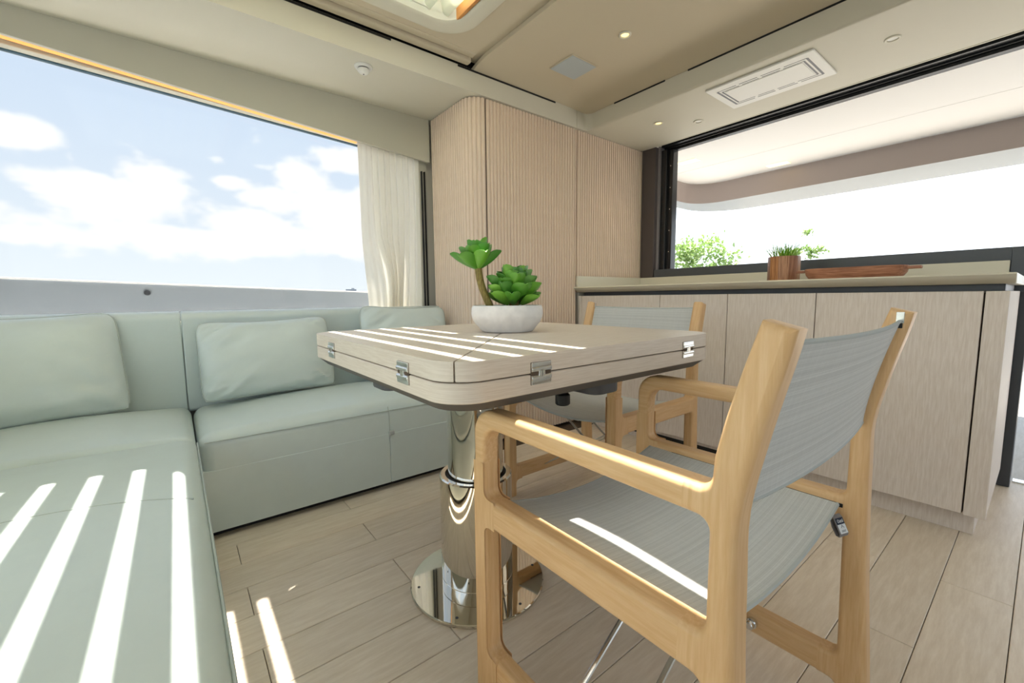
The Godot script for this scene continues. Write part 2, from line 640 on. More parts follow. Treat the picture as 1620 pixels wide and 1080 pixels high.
	M.stem = grain(mat(Color(0.62, 0.58, 0.32), 0.7), walnut, Vector3(20, 5, 20))
	M.blade = []
	for c in [Color(0.58, 0.78, 0.24), Color(0.46, 0.70, 0.20), Color(0.70, 0.84, 0.38)]:
		var m := mat(c, 0.5)
		m.backlight_enabled = true
		m.backlight = Color(0.5, 0.6, 0.2)
		M.blade.append(m)
	M.foliage = mat(Color(0.60, 0.67, 0.45), 0.7)
	M.foliage.backlight_enabled = true
	M.foliage.backlight = Color(0.3, 0.4, 0.15)
	M.bark = mat(Color(0.45, 0.38, 0.30), 0.9)

# ---------- the room ----------
func plank(length: float, width: float) -> PackedVector3Array:
	# top face, four chamfers and four short sides: 18 triangles
	var t := PackedVector3Array()
	var e := 0.0014
	var hx := length / 2 - 0.0009
	var hz := width / 2 - 0.0009
	var r0 := ring3(PackedVector2Array([Vector2(-hx, -hz), Vector2(hx, -hz), Vector2(hx, hz), Vector2(-hx, hz)]), -0.008)
	var r1 := ring3(PackedVector2Array([Vector2(-hx, -hz), Vector2(hx, -hz), Vector2(hx, hz), Vector2(-hx, hz)]), -e)
	var r2 := ring3(PackedVector2Array([Vector2(-hx + e, -hz + e), Vector2(hx - e, -hz + e), Vector2(hx - e, hz - e), Vector2(-hx + e, hz - e)]), 0.0)
	t.append_array(loft([r0, r1, r2]))
	quad(t, r2[0], r2[3], r2[2], r2[1])
	# loft runs the other way round for rings seen from above
	return t

func build_floor() -> void:
	var f := structure("floor", "pale oak plank floor of the saloon", "floor")
	part(f, "subfloor", box(Vector3(-1.7, -0.08, -2.66), Vector3(3.1, -0.007, 2.1)), M.joint)
	var cache := {}
	var row := 0
	for k in range(-13, 8):
		var z0 := k * 0.1503
		var start := (0.115 if posmod(k, 2) == 0 else 0.53) - 1.3 * 2
		for q in 6:
			var a := maxf(start + q * 1.3, -0.02)
			var b := minf(start + (q + 1) * 1.3, 3.09)
			if b - a < 0.03:
				continue
			var key := roundi((b - a) * 1000)
			if not cache.has(key):
				cache[key] = mesh_of(plank(b - a, 0.1503), 20)
			part(f, "plank", cache[key], M.planks[(row * 5 + q * 3) % 6], Vector3((a + b) / 2, 0, z0 + 0.075))
		row += 1

# boxes that leave rectangular holes [x0, x1, z0, z1], holes sorted by x
func holed(x0: float, x1: float, z0: float, z1: float, y0: float, y1: float, holes: Array) -> PackedVector3Array:
	var t := PackedVector3Array()
	var x := x0
	for h in holes:
		if h[0] > x:
			t.append_array(box(Vector3(x, y0, z0), Vector3(h[0], y1, z1)))
		t.append_array(box(Vector3(h[0], y0, z0), Vector3(h[1], y1, h[2])))
		t.append_array(box(Vector3(h[0], y0, h[3]), Vector3(h[1], y1, z1)))
		x = h[1]
	t.append_array(box(Vector3(x, y0, z0), Vector3(x1, y1, z1)))
	return t

const HATCHES := [[-0.44, 0.432, -1.83, -0.42], [0.528, 1.12, -1.83, -0.42]]

func build_ceiling() -> void:
	var c := structure("ceiling", "beige padded ceiling with soffits round it", "ceiling")
	var holes := []
	for h in HATCHES:
		holes.append([h[0] - 0.025, h[1] + 0.025, h[2] - 0.03, h[3] + 0.03])
	var openings := [holes[0], [holes[1][0], holes[1][1], -1.765, holes[1][3]]]
	part(c, "roof", holed(-1.75, 3.1, -2.7, 2.15, 2.30, 2.38, openings), M.gelcoat)
	part(c, "ceiling_panel", holed(-1.7, 1.329, -1.985, 2.1, YC, YC + 0.05, holes), M.ceiling)
	# groove between the panels
	part(c, "panel_gap", box(Vector3(1.30, YC + 0.013, -2.06), Vector3(1.40, YC + 0.055, 2.1)), M.ceiling)
	# the second panel rolls up towards the soffits
	var f := func(u: float, v: float):
		var x := lerpf(1.369, XB + 0.03, u)
		var z := lerpf(ZB - 0.03, 2.1, v)
		var dx := maxf(0.0, x - (XB - 0.26)) / 0.29
		var dz := maxf(0.0, (ZB + 0.16) - z) / 0.19
		return Vector3(x, YC - 0.028 * pow(minf(1.0, sqrt(dx * dx + dz * dz)), 2.0), z)
	part(c, "ceiling_panel", sheet(24, 60, f, 0.02), M.ceiling)
	# trim along the first panel's edge
	part(c, "panel_trim", rb(Vector3(-1.7, YC - 0.006, -2.0), Vector3(1.33, YC + 0.03, -1.955), 0.008, 2), M.ceiling)
	part(c, "panel_trim", rb(Vector3(-1.7, YC - 0.026, -2.046), Vector3(1.33, YC + 0.03, -2.003), 0.012, 2), M.ceiling)
	# soffits
	var left := PackedVector2Array([Vector2(-1.7, -2.69), Vector2(2.188, -2.69), Vector2(2.188, ZB), Vector2(-1.7, ZB)])
	part(c, "side_soffit", slab(left, YS, YS + 0.115, 0.03, 4, {0: 1, 1: 1, 3: 1}), M.beam)
	var right := PackedVector2Array([Vector2(2.191, -2.69), Vector2(XW - 0.004, -2.69), Vector2(XW - 0.004, 2.1), Vector2(XB, 2.1), Vector2(XB, ZB), Vector2(2.191, ZB)])
	var rounded := fillet(right, [0, 0, 0, 0, 0.15, 0], 8)
	part(c, "galley_soffit", slab(rounded, YS, YS + 0.115, 0.012, 3, {0: 1, 1: 1, 2: 1, rounded.size() - 1: 1}), M.beam)
	part(c, "soffit_back", box(Vector3(-1.7, YS + 0.10, -2.69), Vector3(3.08, 2.31, -2.07)), M.black)
	part(c, "soffit_back", box(Vector3(2.33, YS + 0.10, -2.06), Vector3(3.08, 2.31, 2.1)), M.black)
	# air slots, black, let into the top of the soffits
	for s in [[0.35, 0.90], [1.27, 1.99]]:
		part(c, "air_slot", box(Vector3(s[0], YS + 0.104, ZB - 0.01), Vector3(s[1], YS + 0.1135, ZB + 0.002)), M.black)
	for s in [[-1.83, -1.47], [-1.33, 1.0]]:
		part(c, "air_slot", box(Vector3(XB - 0.002, YS + 0.104, s[0]), Vector3(XB + 0.01, YS + 0.1135, s[1])), M.black)
	# skylights: a rim, a well, a pane on top and a fabric blind of curved slats
	var n := 0
	for h in HATCHES:
		var label := "skylight nearest the ribbed locker, cream rim and fabric slat blind" if n == 1 else "skylight above the sofa, next to the other roof blind"
		var o := thing("skylight", label, "skylight", Vector3((h[0] + h[1]) / 2, YC, (h[2] + h[3]) / 2), 0, "skylights")
		var hx: float = (h[1] - h[0]) / 2
		var hz: float = (h[3] - h[2]) / 2
		var rw := 0.18 if n == 0 else 1.0
		var ring := func(g: float, y: float, r: float): return ring3(rrect(-hx - g * rw, hx + g * rw, -hz - g, hz + g, r, 8), y)
		var rim := loft([ring.call(0.078, 0.002, 0.165), ring.call(0.074, -0.010, 0.161), ring.call(0.055, -0.014, 0.15), ring.call(0.012, -0.012, 0.125), ring.call(0.0, -0.002, 0.115), ring.call(0.0, 0.03, 0.115)])
		part(o, "rim", rim, M.rim, Vector3.ZERO, 50)
		part(o, "well", loft([ring.call(0.0, 0.028, 0.115), ring.call(0.0, 0.215, 0.115)]), M.rim, Vector3.ZERO, 50)
		part(o, "pane", slab(rrect(-hx - 0.02, hx + 0.02, -hz - 0.02, hz + 0.02, 0.12, 6), 0.19, 0.196, 0.001, 1), M.clear)
		part(o, "blind_rail", rb(Vector3(hx - 0.020, -0.004, -hz + 0.05), Vector3(hx - 0.004, 0.075, hz - 0.05), 0.004, 2), M.honey)
		var sl := slat(2 * hz - 0.03)
		var sm := mesh_of(sl, 60)
		for k in range(-12, 8):
			var x: float = 0.741 + 0.088 * k + 0.044 - (h[0] + h[1]) / 2
			if x < -hx - 0.005 or x > hx - 0.03:
				continue
			part(o, "slat", sm, M.slat, Vector3(x, 0.055, 0))
		n += 1

# one fabric slat: high on its -x side, curving down towards +x
func slat(length: float) -> PackedVector3Array:
	var f := func(u: float, v: float):
		var x := lerpf(-0.0245, 0.0245, u) + 0.006 * sin(u * TAU)
		var y := 0.042 - 0.084 * u - 0.008 * sin(u * PI)
		return Vector3(x, y, (v - 0.5) * length)
	return sheet(8, 1, f, 0.003)

func pelmet_y(x: float) -> float:
	return 1.909 - 0.0835 * (x + 0.442)

func glass_y(x: float) -> float:
	return 1.902 - 0.061 * (x + 0.46)

func build_side_window() -> void:
	var w := structure("wall_left", "side wall under and over the big window", "wall")
	part(w, "lower_wall", box(Vector3(-1.7, 0, -2.69), Vector3(3.0, 0.80, -2.60)), M.plaster)
	# wall past the window, behind the locker
	part(w, "end_wall", box(Vector3(1.345, 0.78, -2.69), Vector3(3.05, 2.14, -2.60)), M.plaster)
	part(w, "end_wall", box(Vector3(-1.7, 0.78, -2.69), Vector3(-1.55, 2.14, -2.60)), M.plaster)
	# header over the sloping top of the glass
	var hd := PackedVector2Array([Vector2(-1.6, glass_y(-1.6)), Vector2(1.36, glass_y(1.36)), Vector2(1.36, 2.1), Vector2(-1.6, 2.1)])
	part(w, "header", shift(prism(hd, 0.08, 0.003, 1), Vector3(0, 0, -2.65)), M.beam)
	var pl := PackedVector2Array([Vector2(-1.69, pelmet_y(-1.69)), Vector2(1.345, pelmet_y(1.345)), Vector2(1.345, YS + 0.002), Vector2(-1.69, YS + 0.002)])
	part(w, "pelmet", shift(prism(pl, 0.022, 0.004, 2), Vector3(0, 0, -2.541)), M.pelmet)
	var g := structure("window_1", "large side window with a tinted pane over the sofa", "window")
	var gp := PackedVector2Array([Vector2(-1.56, 0.79), Vector2(1.31, 0.79), Vector2(1.31, glass_y(1.31) + 0.01), Vector2(-1.56, glass_y(-1.56) + 0.01)])
	part(g, "pane", shift(prism(gp, 0.008, 0.001, 1), Vector3(0, 0, -2.655)), M.glass)
	var blue := mat(Color(0.30, 0.42, 0.48), 0.35)
	var tf := PackedVector2Array([Vector2(-1.58, glass_y(-1.58) - 0.006), Vector2(1.33, glass_y(1.33) - 0.006), Vector2(1.33, glass_y(1.33) + 0.006), Vector2(-1.58, glass_y(-1.58) + 0.006)])
	part(g, "top_seal", shift(prism(tf, 0.02, 0.002, 1), Vector3(0, 0, -2.66)), blue)
	part(g, "sill", rb(Vector3(-1.58, 0.775, -2.69), Vector3(1.34, 0.80, -2.56), 0.004), M.beam)
	# dark guide strips beside the curtain
	for x in [1.300, 1.320]:
		part(g, "guide_strip", rb(Vector3(x, 0.80, -2.58), Vector3(x + 0.007, 1.71, -2.565), 0.001), M.black)
	part(g, "jamb", rb(Vector3(1.285, 0.79, -2.62), Vector3(1.345, 1.80, -2.58), 0.003), M.pelmet)
	# warm light strip tucked behind the pelmet
	var l := thing("light_strip", "warm orange light strip tucked behind the window pelmet", "light strip", Vector3(-0.15, pelmet_y(-0.15) + 0.004, -2.575))
	l.rotation.z = -atan(0.0835)
	part(l, "channel", rb(Vector3(-1.38, 0.006, -0.022), Vector3(1.05, 0.016, 0.022), 0.002), M.pelmet)
	part(l, "light_diffuser", rb(Vector3(-1.38, 0, -0.018), Vector3(1.05, 0.007, 0.014), 0.002), M.led)
	var a := AreaLight3D.new()
	a.name = "strip_glow"
	a.area_size = Vector2(2.3, 0.02)
	a.light_color = Color(1.0, 0.66, 0.33)
	a.light_energy = 0.02
	a.shadow_enabled = true
	a.rotation_degrees.x = -90
	a.position = Vector3(-0.15, -0.003, 0)
	l.add_child(a)

# reeded wood: half-round ribs along a path of (x, z) points with outward normals
func reeded(length: float, y0: float, y1: float, pitch := 0.024) -> PackedVector3Array:
	var t := PackedVector3Array()
	var n := maxi(1, roundi(length / pitch))
	var p := length / n
	var prev := Vector2(0, -0.009)
	for k in n:
		for s in range(1, 8):
			var q := Vector2(k * p + p * (0.11 + 0.78 * (s - 1) / 6.0), -0.009 + 0.009 * sin(PI * (s - 1) / 6.0) ** 0.42 if s > 1 and s < 7 else -0.009)
			quad(t, Vector3(prev.x, y0, prev.y), Vector3(prev.x, y1, prev.y), Vector3(q.x, y1, q.y), Vector3(q.x, y0, q.y))
			prev = q
		var e := Vector2((k + 1) * p, -0.009)
		quad(t, Vector3(prev.x, y0, prev.y), Vector3(prev.x, y1, prev.y), Vector3(e.x, y1, e.y), Vector3(e.x, y0, e.y))
		prev = e
	return t

func build_locker_wall() -> void:
	var o := thing("locker", "tall pale oak locker with fine vertical ribs and a rounded corner", "cabinet", Vector3(1.352, 0, ZW))
	# carcass behind the ribs, as seen from above, a hand's width smaller
	var core := fillet(PackedVector2Array([Vector2(0.011, -0.468), Vector2(0.83, -0.468), Vector2(0.83, -0.011), Vector2(0.011, -0.011)]), [0, 0, 0, 0.092], 6)
	part(o, "carcass", slab(core, 0.02, YS - 0.001, 0.001, 1), M.rib)
	part(o, "plinth", slab(PackedVector2Array([Vector2(0.03, -0.468), Vector2(0.83, -0.468), Vector2(0.83, -0.03), Vector2(0.03, -0.03)]), 0.0, 0.022, 0.001, 1), M.black)
	part(o, "side_panel", moved(reeded(0.37, 0.02, YS - 0.004), Transform3D(Basis(Vector3(0, 0, 1), Vector3.UP, Vector3(-1, 0, 0)), Vector3(0, 0, -0.47))), M.rib, Vector3.ZERO, 30)
	# bent ribs round the corner
	var bent := reeded(PI / 2 * 0.10, 0.02, YS - 0.004, 0.0262)
	for i in bent.size():
		var a := bent[i].x / 0.10
		var r := 0.10 + bent[i].z
		bent[i] = Vector3(0.10 - cos(a) * r, bent[i].y, -0.10 + sin(a) * r)
	part(o, "corner_panel", bent, M.rib, Vector3.ZERO, 30)
	part(o, "door", shift(reeded(0.724, 0.02, YS - 0.004), Vector3(0.109, 0, 0)), M.rib, Vector3.ZERO, 30)
	part(o, "door_gap", box(Vector3(0.104, 0.02, -0.03), Vector3(0.1085, YS - 0.004, -0.008)), M.joint)
	part(o, "door_edge", rb(Vector3(0.834, 0.02, -0.05), Vector3(0.846, YS - 0.004, -0.001), 0.004), M.rib)
	var w := structure("wall_back", "ribbed oak wall panel between the locker and the galley window", "wall")
	part(w, "core", box(Vector3(2.215, 0.93, -2.6), Vector3(3.05, YS + 0.002, ZW - 0.013)), M.rib)
	part(w, "groove", box(Vector3(2.2005, 0.0, -2.6), Vector3(2.216, YS + 0.002, ZW - 0.03)), M.seam)
	part(w, "ribbed_panel", shift(reeded(XW - 2.216, 1.043, YS - 0.003), Vector3(2.216, 0, ZW - 0.003)), M.rib, Vector3.ZERO, 30)
	part(w, "lower_core", box(Vector3(2.24, 0.0, -2.6), Vector3(3.05, 0.94, ZW - 0.01)), M.plaster)

func build_galley_window() -> void:
	var w := structure("wall_right", "galley wall below the open window to the aft deck", "wall")
	part(w, "lower_wall", box(Vector3(XW, 0, -2.69), Vector3(3.10, 1.04, -0.135)), M.plaster)
	part(w, "end_wall", box(Vector3(XW + 0.01, 1.0, -2.69), Vector3(3.10, 2.14, -2.07)), M.plaster)
	part(w, "header", box(Vector3(XW - 0.003, 2.06, -2.1), Vector3(3.10, 2.31, 2.1)), M.beam)
	var g := structure("window_2", "dark-framed galley window standing open to the aft deck", "window")
	part(g, "sill_frame", rb(Vector3(XW, 1.04, -1.94), Vector3(3.10, 1.102, -0.052), 0.004), M.sill)
	part(g, "jamb", rb(Vector3(XW - 0.004, 1.043, ZW), Vector3(3.10, 2.022, -1.945), 0.003), M.frame)
	part(g, "reveal", rb(Vector3(XW + 0.03, 1.10, -1.946), Vector3(3.10, 2.03, -1.93), 0.002), M.frame_grey)
	part(g, "track", rb(Vector3(XW + 0.05, 1.10, -1.932), Vector3(3.09, 2.0, -1.885), 0.004), M.frame_black)
	part(g, "track", rb(Vector3(XW + 0.075, 1.10, -1.887), Vector3(3.09, 2.0, -1.845), 0.004), M.frame_black)
	for y in [1.24, 1.40, 1.56, 1.72, 1.88]:
		part(g, "screw", shift(turned(cyl(0.004, 0, 0.003, 8), Vector3.FORWARD, 90), Vector3(XW + 0.074, y, -1.865)), M.steel)
	# head: pale strip, then dark rails one behind the other
	part(g, "head_strip", rb(Vector3(XW - 0.003, YS + 0.001, -1.93), Vector3(XW + 0.009, YS + 0.06, 2.1), 0.002), M.beam)
	for r in [[0.010, 0.045, YS + 0.012], [0.045, 0.080, YS + 0.0], [0.086, 0.098, YS - 0.008], [0.105, 0.15, YS - 0.024]]:
		part(g, "head_rail", rb(Vector3(XW + r[0], r[2], -1.93), Vector3(XW + r[1], YS + 0.06, 2.1), 0.003), M.frame_black)
	var d := structure("door_1", "dark post of the open doorway to the aft deck", "door")
	part(d, "post", rb(Vector3(XW + 0.02, 0, -0.135), Vector3(3.11, 1.101, -0.055), 0.004), M.recess)
	part(d, "post_cover", rb(Vector3(XW - 0.002, 0.90, -0.124), Vector3(XW + 0.03, 1.10, -0.054), 0.003), M.sill)
	part(d, "threshold", rb(Vector3(3.07, -0.006, -0.05), Vector3(3.12, 0.006, 1.6), 0.002), M.steel)
	part(d, "post", rb(Vector3(XW + 0.02, 0, 1.6), Vector3(3.11, 2.03, 1.68), 0.004), M.recess)

func build_far_shell() -> void:
	# the side of the saloon behind the camera, with the matching window, and the forward bulkhead with the windscreen
	var w := structure("wall_front", "far side wall with a matching window", "wall")
	part(w, "lower_wall", box(Vector3(-1.7, 0, 2.1), Vector3(3.1, 0.80, 2.2)), M.plaster)
	part(w, "upper_wall", box(Vector3(-1.7, 1.86, 2.1), Vector3(3.1, 2.31, 2.2)), M.beam)
	part(w, "pier", box(Vector3(1.9, 0.79, 2.1), Vector3(3.1, 1.87, 2.2)), M.plaster)
	part(w, "pier", box(Vector3(-1.7, 0.79, 2.1), Vector3(-1.45, 1.87, 2.2)), M.plaster)
	part(w, "galley_wall", box(Vector3(XW + 0.02, 0, 1.68), Vector3(3.10, 2.31, 2.2)), M.plaster)
	var g := structure("window_3", "matching side window behind the viewer", "window")
	part(g, "pane", box(Vector3(-1.46, 0.79, 2.16), Vector3(1.91, 1.87, 2.168)), M.clear)
	var f := structure("wall_forward", "forward bulkhead with the windscreen", "wall")
	part(f, "lower_wall", box(Vector3(-1.8, 0, -2.7), Vector3(-1.7, 1.0, 2.2)), M.plaster)
	part(f, "upper_wall", box(Vector3(-1.8, 1.86, -2.7), Vector3(-1.7, 2.38, 2.2)), M.beam)
	part(f, "pillar", box(Vector3(-1.8, 0.99, -2.7), Vector3(-1.7, 1.87, -2.4)), M.plaster)
	part(f, "pillar", box(Vector3(-1.8, 0.99, 1.95), Vector3(-1.7, 1.87, 2.2)), M.plaster)
	var s := structure("window_4", "windscreen in the forward bulkhead", "window")
	part(s, "pane", box(Vector3(-1.76, 0.99, -2.41), Vector3(-1.752, 1.87, 1.96)), M.clear)

func build_outside() -> void:
	# side deck and bulwark beyond the sofa window
	var b := thing("bulwark", "white outer bulwark seen through the sofa window, small round scupper in it", "bulwark", Vector3(0, 0, -3.4))
	var p := PackedVector2Array([Vector2(-6, 0.0), Vector2(9, 0.0), Vector2(9, 0.998 - 0.0392 * 9), Vector2(-6, 0.998 + 0.0392 * 6)])
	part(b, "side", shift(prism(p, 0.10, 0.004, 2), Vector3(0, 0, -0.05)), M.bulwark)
	var q := PackedVector2Array([Vector2(-6, 0.995 + 0.0392 * 6), Vector2(9, 0.995 - 0.0392 * 9), Vector2(9, 1.005 - 0.0392 * 9), Vector2(-6, 1.005 + 0.0392 * 6)])
	part(b, "cap_rail", shift(prism(q, 0.13, 0.004, 2), Vector3(0, 0, -0.05)), M.gelcoat)
	part(b, "scupper", moved(cyl(0.016, 0, 0.006, 16), Transform3D(Basis(Vector3.RIGHT, PI / 2), Vector3(-0.126, 0.949, 0.0))), M.recess)
	var sd := structure("trim_1", "white side deck between the cabin and the bulwark", "deck")
	part(sd, "side_deck", box(Vector3(-6, 0.1, -3.41), Vector3(3.1, 0.25, -2.69)), M.gelcoat)
	# aft deck
	var d := structure("floor", "pale aft deck beyond the galley", "deck")
	part(d, "aft_deck", box(Vector3(3.1, -0.08, -3.4), Vector3(7.6, -0.012, 3.4)), M.deck)
	var o := thing("deck_overhang", "cream ceiling of the aft deck with a taupe edge and rounded corner", "overhang", Vector3(3.1, 0, 0))
	var inner := fillet(PackedVector2Array([Vector2(0.02, -2.53), Vector2(1.56, -2.53), Vector2(1.56, 2.6), Vector2(0.02, 2.6)]), [0, 0.28, 0, 0], 8)
	part(o, "deck_ceiling", slab(PackedVector2Array([Vector2(0, -2.8), Vector2(0.895, -2.8), Vector2(0.895, 2.75), Vector2(0, 2.75)]), 2.10, 2.14, 0.001, 1), M.deck_ceiling)
	part(o, "deck_ceiling", slab(PackedVector2Array([Vector2(0.899, -2.8), Vector2(2.15, -2.8), Vector2(2.15, 2.75), Vector2(0.899, 2.75)]), 2.10, 2.14, 0.001, 1), M.deck_ceiling)
	var outer := fillet(PackedVector2Array([Vector2(0.02, -2.72), Vector2(2.17, -2.72), Vector2(2.17, 2.8), Vector2(0.02, 2.8)]), [0, 0.5, 0, 0], 8)
	part(o, "fascia", loft([ring3(inner, 2.10), ring3(inner, 1.895)], false), M.fascia, Vector3.ZERO, 50)
	part(o, "eave", loft([ring3(inner, 1.895), ring3(outer, 1.895), ring3(outer, 2.16)], false), M.eave, Vector3.ZERO, 30)
	part(o, "top", slab(outer, 2.15, 2.30, 0.02, 2), M.gelcoat)
	for l in [Vector3(0.62, 2.097, -2.12), Vector3(1.36, 2.097, -1.66)]:
		part(o, "deck_light", rb(l - Vector3(0.05, 0.004, 0.09), l + Vector3(0.05, 0.004, 0.09), 0.003), M.lamp)
	# trees ashore, on a low bank
	var bank := structure("floor", "low shore bank under the trees", "ground")
	part(bank, "bank", shift(lathe(PackedVector2Array([Vector2(14, -1.2), Vector2(12, -0.4), Vector2(7, -0.05), Vector2(0, 0.0)]), 28), Vector3(33, -2.95, -13.6)), M.soil)
	tree(Vector3(29.4, -3.0, -15.7), 2.4, 7.2, 21, "pale green tree ashore at the left edge of the galley window")
	tree(Vector3(37.0, -3.0, -11.6), 1.1, 8.6, 22, "thin hazy tree ashore behind the wooden planter of grass")
	# a low vessel on the horizon
	var v := thing("ship", "tiny grey ship on the horizon beside the curtain", "ship", Vector3(76.06, 5.9, -238.1), -15)
	part(v, "hull", rb(Vector3(-6.5, -7.5, -1.6), Vector3(6.5, -3.0, 1.6), 0.5), M.bulwark)
	part(v, "deckhouse", rb(Vector3(-2.6, -3.1, -1.3), Vector3(2.8, 0.3, 1.3), 0.2), M.bulwark)
	part(v, "funnel", rb(Vector3(0.4, 0.2, -0.6), Vector3(1.8, 0.9, 0.6), 0.1), M.bulwark)

func tree(at: Vector3, r: float, h: float, seed_: int, label: String) -> void:
	var o := thing("tree", label, "tree", at, 0, "trees ashore")
	part(o, "trunk", tube(PackedVector3Array([Vector3.ZERO, Vector3(0.1, h * 0.4, 0), Vector3(0, h * 0.75, 0.1)]), 0.13, 8), M.bark)
	var g := RandomNumberGenerator.new()
	g.seed = seed_
	var t := PackedVector3Array()
	for c in (30 if r > 1.5 else 14):
		var dir := Vector3(g.randfn(), g.randfn() * 0.8, g.randfn()).normalized() * pow(g.randf(), 0.5)
		var ctr := Vector3(dir.x * r, h * 0.72 + dir.y * h * 0.36, dir.z * r)
		for k in (150 if r > 1.5 else 45):
			var q := ctr + Vector3(g.randfn(), g.randfn() * 0.7, g.randfn()) * r * 0.17
			var s := g.randf_range(0.10, 0.19)
			var bs := Basis(Vector3(g.randfn(), g.randfn(), g.randfn()).normalized(), g.randf() * TAU)
			t.append_array(PackedVector3Array([q + bs * Vector3(-s, 0, 0), q + bs * Vector3(0, 0, s * 0.6), q + bs * Vector3(s, 0, 0), q + bs * Vector3(-s, 0, 0), q + bs * Vector3(s, 0, 0), q + bs * Vector3(0, 0, -s * 0.6)]))
	var m := part(o, "foliage", mesh_of(t, 1.0), M.foliage)
	m.set_meta("kind", "stuff")

# ---------- sofa ----------
# a stuffed block: rounded box whose top swells
func stuffed(a: Vector3, b: Vector3, r: float, crown: float, div := Vector3i(10, 1, 10)) -> PackedVector3Array:
	var size := (b - a).abs()
	var t := rbox(size, r, 4, div)
	var h := size / 2
	for i in t.size():
		var v := t[i]
		if v.y > h.y - r * 1.01:
			var fx := 1.0 - pow(absf(v.x) / h.x, 2.4)
			var fz := 1.0 - pow(absf(v.z) / h.z, 2.4)
			v.y += crown * fx * fz
			t[i] = v
	return shift(t, (a + b) / 2)

func build_sofa() -> void:
	var o := thing("corner_sofa", "L-shaped corner sofa in pale sage leather under the side window", "sofa", Vector3.ZERO)
	var xf := 0.022   # front of the wing
	# bases
	part(o, "base", rb(Vector3(xf + 0.002, 0.03, -2.46), Vector3(0.7495, 0.268, -1.886), 0.003, 2), M.leather)
	part(o, "base", rb(Vector3(0.7505, 0.03, -2.46), Vector3(1.348, 0.268, -1.886), 0.003, 2), M.leather)
	part(o, "base", rb(Vector3(-0.80, 0.03, -2.5), Vector3(xf, 0.268, 0.55), 0.008, 2), M.leather)
	part(o, "plinth", box(Vector3(-0.78, 0.0, -2.48), Vector3(1.34, 0.032, -1.93)), M.black)
	part(o, "plinth", box(Vector3(-0.78, 0.0, -1.94), Vector3(-0.012, 0.032, 0.53)), M.black)
	# seats
	seat(o, Vector3(xf + 0.006, 0.215, -2.47), Vector3(1.348, 0.405, -1.8875), 0.05, 0.052, [-1])
	seat(o, Vector3(-0.78, 0.215, -2.47), Vector3(xf + 0.002, 0.41, -1.872), 0.04, 0.055, [])
	seat(o, Vector3(-0.78, 0.268, -1.868), Vector3(xf + 0.006, 0.418, 0.55), 0.045, 0.045, [1])
	# stitched seam across the wing
	var stitch := PackedVector3Array()
	for k in 25:
		var x := lerpf(-0.76, 0.002, k / 24.0)
		var u := absf(x + 0.376) / 0.404
		stitch.append(Vector3(x, 0.418 + 0.045 * (1.0 - pow(u, 2.4)) * (1.0 - pow(0.636 / 1.209, 2.4)) - 0.001, -1.295 + 0.05 * pow(u, 3.0)))
	part(o, "seam", tube(stitch, 0.0022, 5), M.piping)
	# backrests, slightly raked
	for s in [[-0.80, 0.0145], [0.0165, 1.346]]:
		var pr := fillet(poly2([-0.05, -0.25, 0.05, -0.25, 0.05, 0.22, -0.05, 0.22]), [0.02, 0.02, 0.035, 0.035], 6)
		var t := turned(side_prism(pr, s[1] - s[0], 0.006, 3), Vector3.RIGHT, 4.0)
		part(o, "backrest", shift(t, Vector3((s[0] + s[1]) / 2, 0.63, -2.505)), M.leather)
	var wb := turned(rbox(Vector3(0.10, 0.44, 2.95), 0.035, 4, Vector3i(1, 4, 8)), Vector3.BACK, 4.0)
	part(o, "backrest", shift(wb, Vector3(-0.79, 0.632, -0.98)), M.leather)
	# cloth tab in the seam of the seat front
	part(o, "pull_tab", rb(Vector3(0.742, 0.262, -1.883), Vector3(0.77, 0.283, -1.872), 0.004), M.hem)
	part(o, "seam", tube(PackedVector3Array([Vector3(0.75, 0.272, -1.8845), Vector3(0.75, 0.352, -1.8845), Vector3(0.75, 0.395, -1.897)]), 0.0018, 5), M.piping)
	# bolsters of foam behind the back, filling the gap to the wall
	part(o, "back_shelf", rb(Vector3(-0.80, 0.70, -2.60), Vector3(1.346, 0.79, -2.555), 0.006), M.leather)

func seat(o: Node3D, a: Vector3, b: Vector3, r: float, crown: float, pipes: Array) -> void:
	var s := part(o, "seat", stuffed(a, b, r, crown), M.leather)
	var y := b.y - r * 0.55
	# piping along the front edge
	if -1 in pipes:
		var e := r * 0.02
		part(s, "piping", tube(PackedVector3Array([Vector3(a.x + 0.02, y, b.z + e - 0.001), Vector3(b.x - 0.02, y, b.z + e - 0.001)]), 0.0022, 6), M.piping)
	if 1 in pipes:
		var rr := 0.02
		var path := PackedVector3Array()
		for k in 9:
			var z := lerpf(a.z + r * 0.3, b.z - r * 0.3, k / 8.0)
			path.append(Vector3(b.x - 0.001, b.y - r * 0.55, z))
		part(s, "piping", tube(path, 0.0028, 6), M.piping)

